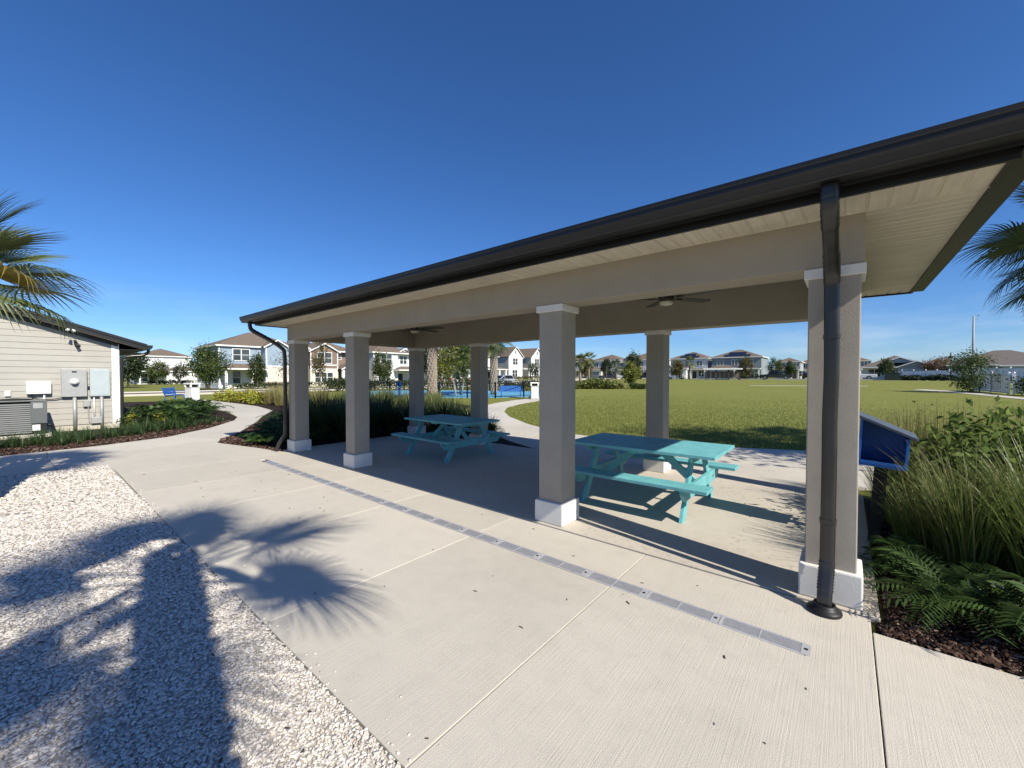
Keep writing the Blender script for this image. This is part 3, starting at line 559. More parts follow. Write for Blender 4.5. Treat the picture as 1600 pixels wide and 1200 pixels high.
def frond_mesh(name, mat, nl=38, span=250, Lb=.82, Lp=.75, droop=.30, rise=.0, fold=.35, ragged=.1):
    """fan palm leaf: stalk from the origin along +Y, then a fan of folded, drooping leaflets"""
    rs = random.Random(hash(name) % 1000); V = []; F = []
    def strip(pts, wid, updir, nrm):
        o = len(V); k = len(pts)
        for p, w in zip(pts, wid):
            V.extend([p - updir*w - nrm*w*fold, p, p + updir*w - nrm*w*fold])
        for i in range(k-1):
            a = o+3*i; F.append((a,a+1,a+4,a+3)); F.append((a+1,a+2,a+5,a+4))
    # stalk
    hub = Vector((0, Lp, rise)); b = MB(); b.tube([(0,0,0),(0,Lp*.5,rise*.5+.03),(0,Lp*1.0,rise),(0,Lp+.18,rise-.03)], [.022,.016,.013,.004], 5); 
    for i in range(nl):
        t = (i+.5)/nl*2-1; an = t*rad(span/2); L = Lb*(1-.30*abs(t)**2.2)*(1-ragged*rs.random()); 
        d = Vector((math.sin(an), math.cos(an), 0)); side = Vector((d.y,-d.x,0)); 
        base = hub + Vector((0, .12*(1-abs(t)), 0))
        lift = .22*abs(math.sin(an)) ; pts = []; wd = []
        dr = droop*(.7+.6*rs.random()); wm = L*math.sin(rad(span/2)/nl)*.60; n = 6
        for j in range(n+1):
            s = j/n; r = L*s; z = lift*r - dr*L*max(0, s-.35)**1.7*1.9 - .10*r*math.cos(an)
            pts.append(base + d*r*(1-.22*max(0,s-.5)*dr*2) + Vector((0,0,z)))
            wd.append(wm*(.12+1.7*s if s < .45 else .62*(1-((s-.45)/.55)**1.2)+.02))
        strip(pts, wd, side, Vector((0,0,1)))
    o = len(b.v); b.v += [tuple(v) for v in V]; b.f += [tuple(i+o for i in f) for f in F]
    return b.mesh(name, mat)
FR = [frond_mesh('frond_a', m_palm, 40, 255, .95, .80, .30), frond_mesh('frond_b', m_palm, 36, 235, .88, .75, .55), frond_mesh('frond_c', m_palm, 36, 215, .90, .72, .15), ]
FRY = frond_mesh('frond_yellow', m_palm_y, 32, 190, .85, .72, .5); FRB = frond_mesh('frond_brown', m_palm_b, 26, 130, .7, .45, .5, ragged=.4)
def palm(label, x, y, h, seed, n=26, size=1.0, group=None, r0=.17, boots=True, brown=4, special=None, z0=0, fall=118):
    rs = random.Random(seed); P = thing('palm_tree', label, 'palm tree', (x,y,z0), 0, group)
    b = MB(); b.tube([(0,0,-.05),(.02,0,h*.3),(.03,.02,h*.7),(.0,.0,h)], [r0*1.15,r0,r0*.95,r0*.8], 12); tr = b.build('trunk', m_bark, P, True)
    if boots:
        b = MB(); k = 0; zz = max(.25, .0)
        while zz < h+.05:
            for q in range(5):
                t = k*rad(137.5)*0 + q*2*math.pi/5 + (k%2)*math.pi/5 + k*.13; c,s_ = math.cos(t), math.sin(t); rr = r0*.92
                for sg in (-1,1):   # each leaf base is split like a Y
                    p0 = Vector((c*rr,s_*rr,zz)); tt = t+sg*.30; p1 = Vector((math.cos(tt)*(rr+.06), math.sin(tt)*(rr+.06), zz+.20)); p2 = Vector((math.cos(tt+sg*.04)*(rr+.12), math.sin(tt+sg*.04)*(rr+.12), zz+.32))
                    b.tube([p0-Vector((0,0,.12)),p1,p2], [.055,.042,.028], 5)
            zz += .17; k += 1
        b.build('boots', m_boot, P)
    for i in range(n):
        u = i/(n-1); el = rad(72 - fall*u**.9 + rs.uniform(-9,9)); az = i*rad(137.5)+rs.uniform(-.25,.25)
        me = FR[rs.choice([0,0,2,2]) if u < .55 else rs.choice([0,1,1])]
        sc = size*rs.uniform(.88,1.1)*(1 if u > .2 else .9)
        o = link('frond', me, P, (0,0,h-.02-.18*u)); 
        R = Matrix.Rotation(az,4,'Z') @ Matrix.Rotation(el,4,'X') @ Matrix.Rotation(rs.uniform(-.5,.5),4,'Y'); o.rotation_euler = R.to_euler(); o.scale = (sc,)*3
    for i in range(brown):
        o = link('dead_frond', FRB, P, (0,0,h-.3)); R = Matrix.Rotation(rs.uniform(0,6.28),4,'Z') @ Matrix.Rotation(rad(rs.uniform(-82,-62)),4,'X'); o.rotation_euler = R.to_euler(); o.scale = (size*rs.uniform(.8,1.1),)*3
    if special:
        for az, el, me, sc, lab in special:
            o = link('frond', me, P, (0,0,h-.15)); o.rotation_euler = (Matrix.Rotation(rad(az),4,'Z') @ Matrix.Rotation(rad(el),4,'X') @ Matrix.Rotation(rad(-25),4,'Y')).to_euler(); o.scale = (sc,)*3
            if lab: o['label'] = lab
    return P
palm('short fan palm with drooping yellow frond in the shell bed', -8.25,-.60,2.92,3,22,.80,'fan palms', fall=92, brown=2, special=[(-52,6,FRY,.86,'yellowing frond'),(-78,-30,FRY,.66,'yellowing frond')])
palm('fan palm in the shell bed whose shadow falls across the walkway', 1.38,-.22,4.62,11,18,1.0,'fan palms', r0=.09, brown=0)
palm('fan palm behind the mulch bed at the pavilion end', 2.95,10.6,4.05,23,24,.9,'fan palms'); palm('fan palm on the lawn edge beyond the mulch bed', 3.95,13.8,3.9,31,26,1.0,'fan palms'); palm('fan palm at the path end beside the lawn', .9+3.9,12.2,3.4,37,24,1.0,'fan palms')
# ---------------- rosettes, grasses, shrubs as shared meshes
def coontie_mesh(name, mat, nf=26, L=.62, nl=13, seed=1, wide=.016, ll=.13, spread=1.0):
    rs = random.Random(seed); V = []; F = []
    for i in range(nf):
        az = rs.uniform(0,6.283); el = rad(rs.uniform(22,82)); Lf = L*rs.uniform(.7,1.15); d = Vector((math.cos(az),math.sin(az),0)); side = Vector((-d.y,d.x,0)); prev = None
        for j in range(nl):
            s = (j+1)/nl; r = Lf*s*math.cos(el)*spread*(1+.25*s); z = Lf*s*math.sin(el)*(1.05-.55*s*s)+.02; p = d*r + Vector((0,0,z))
            if prev is not None:
                o = len(V); V += [prev-side*.004, prev+side*.004, p+side*.003, p-side*.003]; F.append((o,o+1,o+2,o+3))
            dv = (p-(prev if prev is not None else Vector((0,0,0)))).normalized()
            if j > 1:
                for sg in (-1,1):
                    q = (side*sg*.85 + dv*.55 + Vector((0,0,.22-.35*s))).normalized(); l = ll*(1-.55*abs(s-.55)*1.4)*rs.uniform(.85,1.1); w = dv*wide
                    o = len(V); V += [p, p+q*l*.5+w, p+q*l+Vector((0,0,-.015)), p+q*l*.5-w]; F.append((o,o+1,o+2,o+3))
            prev = p
    return npmesh(name, [tuple(v) for v in V], F, mat, 4)
def grass_mesh(name, mat, n=220, L=1.0, w=.006, lean=.8, seed=1, rad0=.12, seg=5, stiff=.5, base=.25):
    rs = np.random.default_rng(seed); V = []; F = []
    for i in range(n):
        az = rs.uniform(0,6.283); r0 = rad0*math.sqrt(rs.random()); Lb = L*rs.uniform(.55,1.12); le = lean*rs.uniform(.25,1.1); d = np.array([math.cos(az),math.sin(az),0]); sd = np.array([-d[1],d[0],0]); 
        tw = rs.uniform(-.6,.6); sd = sd*math.cos(tw)+d*math.sin(tw); a0 = az+rs.uniform(-.6,.6); p = np.array([r0*math.cos(a0), r0*math.sin(a0), 0.]); th = le*.25; o = len(V); 
        for j in range(seg+1):
            s = j/seg; ww = w*(1-s**2.2)+.0006; V.append(p-sd*ww); V.append(p+sd*ww)
            th = le*(base+ (1.5-stiff)*s*s*1.1); p = p + (d*math.sin(th)+np.array([0,0,math.cos(th)]))*Lb/seg
        F += [(o+2*j,o+2*j+1,o+2*j+3,o+2*j+2) for j in range(seg)]
    return npmesh(name, V, F, mat, 4)
def leafy_mesh(name, mat, n=900, R=(.6,.6,.55), zc=.6, leaf=.09, seed=1, asp=.38, hollow=.45, clumps=0, droop=.3):
    rs = np.random.default_rng(seed); V = []; F = []
    cl = None
    if clumps:
        dirs = rs.normal(size=(clumps,3)); dirs /= np.linalg.norm(dirs,axis=1)[:,None]; cl = dirs*rs.uniform(.45,.92,(clumps,1))
    for i in range(n):
        if cl is not None:
            c = cl[rs.integers(clumps)]; p = c + rs.normal(size=3)*.17; 
        else:
            v = rs.normal(size=3); v /= np.linalg.norm(v); p = v*(hollow+(1-hollow)*rs.random()**.6)
        nrm = p/ (np.linalg.norm(p)+1e-6); p = p*np.array(R)+np.array([0,0,zc])
        if p[2] < .03: continue
        d = nrm*.6+rs.normal(size=3)*.6+np.array([0,0,-droop]); d /= np.linalg.norm(d); sd = np.cross(d, nrm+rs.normal(size=3)*.4); sd /= (np.linalg.norm(sd)+1e-6); L = leaf*rs.uniform(.6,1.25); w = L*asp
        o = len(V); up = np.cross(sd,d)*L*.08; V += [p, p+d*L*.45+sd*w*.5+up, p+d*L, p+d*L*.45-sd*w*.5+up]; F.append((o,o+1,o+2,o+3))
    return npmesh(name, V, F, mat, 4)
GRP = {}
def plant(name, me, label, cat, spots, group, zt=0.0, smin=.85, smax=1.15):
    for ip, sp in enumerate(spots):
        x, y = sp[:2]; s = sp[2] if len(sp) > 2 else U(smin,smax)
        o = link(name, random.choice(me) if isinstance(me, list) else me, None, (x,y,ter(x,y)+zt), U(0,6.28), s); tag(o, label[ip] if isinstance(label, (list,tuple)) else label, cat, group)
# right-hand bed
cm = [coontie_mesh('coontie_%d'%i, m_coon, 26, .62, 13, i) for i in range(3)]; cmf = [coontie_mesh('coontie_near_%d'%i, m_coon, 22, .66, 20, 20+i, .0095, .15) for i in range(2)]
gA = [grass_mesh('fakahatchee_%d'%i, m_gr, 420, 1.08, .0055, .95, i, .16, 7, .45) for i in range(3)]
gS = [grass_mesh('plume_grass_%d'%i, m_gr_y, 190, 1.25, .0042, .42, 40+i, .14, 5, 1.0) for i in range(2)]
plant('coontie_plant', cmf, ['dark feathery coontie plant at the mulch edge nearest the end column','dark feathery coontie plant second along the mulch edge from the end column','dark feathery coontie plant third along the mulch edge from the end column','small dark coontie plant tucked behind the one nearest the end column'], 'plant', [(.62,4.05,.95),(.95,3.92,1.0),(1.35,4.0,1.0),(.42,4.5,.8)], 'coontie plants beside the pavilion end')
plant('ornamental_grass_clump', gA, 'tall arching green grass clump beside the blue box', 'grass clump', [(.78,4.75,.92),(1.15,4.55,1.0),(1.25,5.05,1.05),(.85,5.3,.88),(.52,5.05,.62),(.50,5.75,.62),(1.6,4.7,1.1),(2.1,4.5,1.05),(2.0,5.2,1.1),(.42,6.3,.7),(2.7,4.7,1.1)], 'arching grass clumps in the end bed')
plant('straw_blade_clump', [grass_mesh('straw_blades_0', m_gr_y, 70, 1.15, .0035, .9, 140, .15, 7, .6)], 'sparse clump of thin straw blades among the arching grasses', 'grass clump', [(.8,4.7,.95),(1.2,4.8,1.0),(.95,5.2,.9),(.6,5.0,.8)], 'straw blades among the arching grasses')
plant('plume_grass_clump', gS, 'straw coloured grass clump with upright stalks behind the blue box', 'grass clump', [(.55,6.5,.95),(.85,6.9,1.0),(1.15,7.2,1.02),(.6,7.3,.95),(1.5,7.5,1.0),(.95,6.3,.85)], 'straw grass clumps behind the blue box')
plant('plume_grass_clump', [grass_mesh('light_grass_0', m_gr_l, 300, 1.0, .005, .7, 60, .16, 5, .7)], 'pale green grass clump under the straw coloured stalks', 'grass clump', [(.7,6.75,.9),(1.05,6.6,.9),(.5,7.0,.9),(1.3,6.95,.9)], 'pale grass clumps behind the blue box')
def shrub(label, x, y, s, seed, mat=m_shr, n=1500, R=(.72,.72,.66), zc=.70, leaf=.115, group=None, stems=9, clumps=46, asp=.42, berries=False, wood=m_wood):
    rs = random.Random(seed); S = thing('shrub', label, 'shrub', (x,y,ter(x,y)), rs.uniform(0,6), group); S.scale = (s,)*3
    link('leaves', leafy_mesh('leaves', mat, n, R, zc, leaf, seed, asp, clumps=clumps), S)
    b = MB()
    for k in range(stems):
        t = rs.uniform(0,6.28); r = rs.uniform(.2,.6)*R[0]; b.tube([(.04*math.cos(t),.04*math.sin(t),-.02),(r*.5*math.cos(t),r*.5*math.sin(t),zc*.6),(r*math.cos(t+.2),r*math.sin(t+.2),zc*1.2)], [.014,.010,.004], 5)
    b.build('stems', wood, S)
    if berries:
        b = MB(); 
        for k in range(5): b.lathe([(.004,0),(.026,.015),(.03,.03),(.024,.045),(.004,.058)], (rs.uniform(-.05,.05)-.25, -.50+rs.uniform(-.05,.05), .95-.07*k), 8)
        b.build('berries', m_berry, S, True)
    return S
m_berry = paint('berry_dark', (.035,.012,.02), .4)
shrub('broad-leaved green shrub with dark berries beside the straw grass', 1.08,6.05,1.0,5, berries=True, n=1900); shrub('broad-leaved green shrub at the back of the end bed', 1.45,6.5,1.05,6, n=1700); shrub('small broad-leaved shrub between the arching grasses', 1.32,5.62,.92,8, n=1200); shrub('broad-leaved shrub on the outer side of the end bed', 2.1,6.0,1.15,9)
# left bed: fern shrubs, yellow plants, low border
fs = []
for k in range(13):
    for r in range(4):
        x = -17.0-k*.85+U(-.25,.25); y = 2.35+.30*k+r*.75+U(-.2,.2)
        edge = float(np.interp(-x, [14.2,15.75,17.6,19,22,27], [2.42,3.83,4.95,5.5,6.0,6.2]))
        if y < edge-.95: fs.append((x, y, U(1.45,1.9)))
plant('fern_shrub', cm, 'dark green feathery shrub in the bed beside the clapboard building', 'shrub', fs, 'feathery shrubs by the clapboard building', 0)
ym = [leafy_mesh('yellow_plant_%d'%i, m_yel, 130, (.42,.42,.34), .34, .26, 70+i, .26, .3, droop=.1) for i in range(2)]
plant('yellow_leaf_plant', ym, ['yellow-green leafy plant right beside the corner of the clapboard building','yellow-green leafy plant second from the corner of the clapboard building','yellow-green leafy plant third from the corner of the clapboard building','yellow-green leafy plant nearest the blue bench by the path'], 'plant', [(-17.3,2.25,.6),(-17.1,2.75,.55),(-18.0,3.5,.65),(-20.6,4.3,.7)], 'yellow plants by the clapboard building', .1)
plant('yellow_leaf_plant', ym, 'bright yellow plant beyond the curving path near the bin', 'plant', [(-30.2+U(-.3,.3)+k*.42-0*k, 9.0+U(-.35,.35)-.0*k+.02*k, U(.75,1.0)) for k in range(-8,9)], 'yellow plants beyond the path', 0)
def border(name, label, pts, dens, mat, L=.34, spread=.35, n=26, seed=5):
    rs = np.random.default_rng(seed); V = []; F = []
    for (x0,y0),(x1,y1) in zip(pts[:-1],pts[1:]):
        for k in range(int(math.dist((x0,y0),(x1,y1))*dens)):
            t = rs.random(); cx = x0+(x1-x0)*t+rs.normal()*spread; cy = y0+(y1-y0)*t+rs.normal()*spread*.6; s = rs.uniform(.7,1.25)
            for i in range(n):
                az = rs.uniform(0,6.283); d = np.array([math.cos(az),math.sin(az),0]); sd = np.array([-d[1],d[0],0])*.006*s; le = rs.uniform(.15,1.0); Lb = L*s*rs.uniform(.6,1.1); p = np.array([cx,cy,-.02])
                o = len(V); V += [p-sd,p+sd]
                for j,th in ((1,le*.5),(2,le*1.25),(3,le*2.0)):
                    p = p+(d*math.sin(th)+np.array([0,0,math.cos(th)]))*Lb/3; w = sd*(1-j/3.2); V += [p-w,p+w]
                F += [(o+2*j,o+2*j+1,o+2*j+3,o+2*j+2) for j in range(3)]
    return tag(link(name, npmesh(name, V, F, mat, 4)), label, 'ground cover', kind='stuff')
border('border_grass', 'low dark green strappy ground cover edging the mulch bed', [(-14.9,-5),(-14.9,-.4),(-15.1,.6),(-15.4,1.5),(-15.9,2.4),(-16.6,3.3)], 52, m_lir, .42, .42, 24)
border('border_grass', 'low strappy ground cover at the foot of the feathery shrubs', [(-16.3,3.5),(-18.2,4.7)], 10, m_lir, .3, .25, 22, 9)
# centre bed behind the far columns
saw = [grass_mesh('spiky_%d'%i, m_gr_d, 340, 1.1, .011, 1.25, 80+i, .10, 4, 1.05, .62) for i in range(2)]
plant('spiky_grass_clump', saw, 'dark spiky grass clump behind the far end of the pavilion', 'grass clump', [(-10.7,5.0,1.1),(-11.5,5.4,1.2),(-10.4,6.0,1.1),(-11.2,6.5,1.15),(-12.2,6.2,1.1),(-10.2,7.5,1.0),(-9.4,8.1,.95),(-12.6,5.3,1.05),(-8.6,8.5,.85),(-10.8,8.3,1.0),(-11.9,7.5,1.1),(-9.9,8.9,.95),(-9.2,7.75,.75),(-8.3,7.85,.7),(-7.5,8.05,.6),(-10.3,6.8,1.0),(-10.2,5.4,1.0),(-11.8,4.8,1.0),(-13.2,6.0,1.0),(-13.0,6.9,1.0),(-12.4,7.9,1.0)], 'spiky grasses behind the far columns')
plant('fern_shrub', cm, 'dark feathery shrub at the corner of the far downspout', 'shrub', [(-10.2,4.0,1.05),(-10.9,4.1,1.1),(-11.6,4.0,1.0),(-12.2,4.3,1.05),(-10.1,4.7,1.0),(-13.2,4.7,1.0),(-13.9,5.1,1.05),(-14.9,5.5,1.05),(-10.05,6.7,.95),(-9.0,7.75,.8),(-8.2,8.0,.75),(-7.6,8.3,.7),(-10.1,7.3,.9),(-10.0,5.6,.95)], 'feathery shrubs at the far downspout')
plant('fern_plant', [coontie_mesh('fern_0', m_fern, 22, .5, 12, 91, .02, .13)], ['light green fern at the mulch edge farther from the far downspout','light green fern at the mulch edge nearer the far downspout'], 'fern', [(-11.2,3.75,.95),(-10.75,3.72,.85)], 'light ferns near the far downspout')
gl = [grass_mesh('pale_grass_%d'%i, m_gr_l, 300, .95, .008, 1.0, 100+i, .2, 5, .7, .45) for i in range(3)]
plant('fountain_grass_clump', gl, 'pale yellow-green fountain grass in the bed between path and playground', 'grass clump', [(-13.2,7.2),(-14.2,8.0),(-12.7,8.3),(-15.4,8.3),(-13.9,9.2),(-12.4,9.4),(-11.6,8.9),(-15.2,9.6),(-16.6,8.9),(-14.4,10.6),(-13.0,10.6),(-16.5,10.4),(-18.0,9.8),(-15.8,11.6),(-18.3,11.2),(-17.3,12.3),(-19.8,11.0),(-19.6,12.6),(-14.6,12.0),(-16.4,13.4),(-18.2,13.8),(-20.8,13.6),(-21.6,11.8),(-10.6,9.7,.8),(-11.4,10.2,.8),(-13.6,11.8,.9),(-20.3,15.2),(-18.6,15.4)], 'fountain grasses between path and playground')
plant('fountain_grass_clump', [grass_mesh('straw_fountain_%d'%i, m_gr_y, 260, 1.05, .008, .9, 110+i, .25, 5, .75, .4) for i in range(2)], 'straw coloured fountain grass beyond the curving path', 'grass clump', [(-22.4,9.0),(-23.6,9.6),(-24.8,9.3),(-26.0,9.7),(-27.0,9.4),(-25.3,10.6),(-23.2,10.8),(-27.6,10.6),(-21.4,9.6),(-29,10.8),(-31,10.9),(-33,10.4),(-30,11.6),(-32,11.8)], 'straw fountain grasses beyond the path')
# ------------------------------------------------------------------ shells, bark chips, grass tufts
def chips(name, label, P, size, mat, asp=(1,.7,.22), tilt=.5, seed=1, cat=None):
    rs = np.random.default_rng(seed); n = len(P); base = np.array([(x,y,z) for z in (-.5,.5) for x,y in ((-.5,-.5),(.5,-.42),(.42,.5),(-.45,.4))]); 
    S = (size*rs.uniform(.55,1.3,n))[:,None]*np.array(asp)*rs.uniform(.7,1.3,(n,3)); B = base[None]*S[:,None,:]; B[:,4:,:2] *= .82
    B[:,:,:2] *= (1+rs.uniform(-.22,.22,(n,8,2)))
    az = rs.uniform(0,6.283,n); a = rs.normal(0,tilt,n); b = rs.normal(0,tilt,n); ca,sa,cb,sb,cz,sz = np.cos(a),np.sin(a),np.cos(b),np.sin(b),np.cos(az),np.sin(az)
    x,y,z = B[...,0],B[...,1],B[...,2]; y,z = y*ca[:,None]-z*sa[:,None], y*sa[:,None]+z*ca[:,None]; x,z = x*cb[:,None]+z*sb[:,None], -x*sb[:,None]+z*cb[:,None]; x,y = x*cz[:,None]-y*sz[:,None], x*sz[:,None]+y*cz[:,None]
    V = np.stack([x,y,z],-1)+P[:,None,:]; fb = np.array([(4,5,6,7),(0,1,5,4),(1,2,6,5),(2,3,7,6),(3,0,4,7)]); Fa = (fb[None]+8*np.arange(n)[:,None,None]).reshape(-1,4)
    return tag(link(name, npmesh(name, V.reshape(-1,3), Fa, mat, 4)), label, cat, kind='stuff')
def shell_mat():
    a = N('shell'); gi = a.n('ShaderNodeNewGeometry'); a.col(a.ramp(gi.outputs['Random Per Island'], [(0,(.30,.27,.23)),(.04,(.46,.41,.36)),(.3,(.56,.515,.455)),(.7,(.64,.60,.545)),(1,(.70,.67,.62))])); return a.done(.8,0,.3)
m_shell = shell_mat()
def shell_pts():
    out = []
    for x0,x1,y0,y1,dn,sz in ((-2.6,0,-.9,1.0,8200,.0155),(-4.6,-2.6,-1.3,1.0,5600,.018),(-7.4,-4.6,-1.3,1.0,2600,.024),(-10.7,-7.4,-1.6,.98,1100,.034)):
        n = int((x1-x0)*(y1-y0)*dn); out.append((np.stack([RNG.uniform(x0,x1,n),RNG.uniform(y0,y1,n),-.012+RNG.random(n)*.010],-1), sz))
    return out
for k,(P,sz) in enumerate(shell_pts()): chips('crushed_shell', ['loose crushed white shell in the bed by the walkway','crushed white shell under the palm shadow','crushed white shell along the walkway edge','crushed white shell at the far end of the bed'][k], P, sz, m_shell, (1,.75,.26), .28, k)
def chip_mat():
    a = N('bark_chip'); gi = a.n('ShaderNodeNewGeometry'); a.col(a.ramp(gi.outputs['Random Per Island'], [(0,(.012,.007,.006)),(.5,(.05,.026,.018)),(.85,(.10,.06,.045)),(1,(.26,.20,.16))])); return a.done(.9,0,.2)
m_chip = chip_mat()
n = 9000; P = np.stack([.2+3.0*RNG.random(n)**1.5, 3.50+2.6*RNG.random(n)**1.8, -.008+RNG.random(n)*.02],-1); P = P[(P[:,0]>.24)|(P[:,1]<3.6)]; chips('bark_chips', 'loose dark bark chips in the end bed', P, .055, m_chip, (1,.28,.16), .35, 11)
def along(pts, n, w):
    pts = np.array(pts); k = RNG.integers(len(pts)-1, size=n); t = RNG.random(n)[:,None]; p = pts[k]*(1-t)+pts[k+1]*t; d = pts[k+1]-pts[k]; q = np.stack([-d[:,1],d[:,0]],-1)/np.linalg.norm(d,axis=1)[:,None]
    return np.concatenate([p+q*(RNG.random(n)*w)[:,None], (-.008+RNG.random(n)*.02)[:,None]],1)
chips('bark_chips', 'loose dark bark chips along the bed by the clapboard building', along([(-17.62,4.95),(-15.77,3.81),(-14.22,2.42),(-13.67,1.06),(-13.47,-.3),(-13.47,-2)][::-1], 5000, 1.3), .07, m_chip, (1,.3,.16), .35, 12)
chips('bark_chips', 'loose dark bark chips beside the far downspout', along([(-9.7,3.5),(-10.4,3.44),(-12,3.07),(-12.66,3.29),(-13.2,3.76),(-16.3,5.3)][::-1], 4000, -.9) if 0 else along([(-16.3,5.3),(-13.2,3.76),(-12.66,3.29),(-12,3.07),(-10.4,3.44),(-9.7,3.5)], 4000, .9), .07, m_chip, (1,.3,.16), .35, 13)
m_tuft = leafmat('lawn_blade', (.12,.155,.034), (.33,.33,.10), .6, .3, .2)
def tufts():
    n = 190000; x = RNG.uniform(-17,5,n); y = 9.6+RNG.exponential(6.5,n)
    lb = np.array(Lb); o = np.argsort(lb[:,0]); yl = np.interp(x, lb[o,0], lb[o,1]); k = y > yl+.03; x = x[k]; y = y[k]; n = len(x)
    az = RNG.uniform(0,6.283,n); h = RNG.uniform(.03,.075,n); w = .006+.004*RNG.random(n); c,s_ = np.cos(az),np.sin(az); le = RNG.uniform(0,.05,n); a2 = RNG.uniform(0,6.283,n)
    V = np.stack([np.stack([x-c*w,y-s_*w,0*x-.032],-1),np.stack([x+c*w,y+s_*w,0*x-.032],-1),np.stack([x+np.cos(a2)*le,y+np.sin(a2)*le,h-.03],-1)],1).reshape(-1,3)
    tag(link('lawn_grass', npmesh('lawn_grass', V, np.arange(3*n).reshape(-1,3), m_tuft, 3)), 'short grass blades of the lawn near the path', 'grass', kind='stuff')
tufts()
# litter on concrete: small twigs and leaves
P = np.stack([RNG.uniform(-9,.2,220), 1.0+RNG.exponential(.05,220), np.full(220,.003)],-1); chips('crushed_shell', 'stray bits of crushed shell spilled onto the walkway edge', P, .013, m_shell, (1,.75,.3), .15, 31)
m_lit = paint('leaf_litter', (.06,.045,.03), .9)
tw = np.array([(RNG.uniform(-10,1),RNG.uniform(.2,3.5),.004) for _ in range(60)]+[(RNG.uniform(-9,0),RNG.uniform(3.8,7.2),.013) for _ in range(60)]+[(RNG.uniform(-6,-1),RNG.uniform(-.6,1.0),.012) for _ in range(80)]); chips('leaf_litter', 'tiny dry leaves and twigs scattered on the ground', tw, .028, m_lit, (1,.3,.1), .1, 21)
# ------------------------------------------------------------------ houses
def hpaint(n, c): return paint(n, c, .8, .05, .8)
m_hw = hpaint('house_white', (.78,.78,.76)); m_hblue = hpaint('house_blue', (.27,.35,.43)); m_hbeige = hpaint('house_beige', (.66,.61,.51)); m_hbrown = hpaint('house_brown', (.21,.15,.115)); m_hgrey = hpaint('house_grey', (.36,.38,.38)); m_hlgrey = hpaint('house_lightgrey', (.60,.61,.61)); m_hslate = hpaint('house_slate', (.22,.26,.27)); m_hcream = hpaint('house_cream', (.68,.64,.55))
m_hdark = hpaint('house_dark', (.045,.04,.04)); m_gar_d = hpaint('garage_grey', (.20,.21,.24)); m_stone = paint('stone_veneer', (.33,.27,.22), .95, .45, 3); m_brick = paint('brick_veneer', (.30,.13,.09), .95, .3, 6)  # m_hdark: even dark paint for doors, attic vents and kiosk posts
def gl_mat():
    a = N('window_glass'); a.col(a.ramp(a.noise(.8, 3), [(.35,(.02,.028,.03)),(.65,(.07,.085,.085))])); return a.done(.08, 0, .8)
m_glass = gl_mat(); m_solar = paint('solar_panel', (.012,.013,.022), .2, .2, spec=.6)
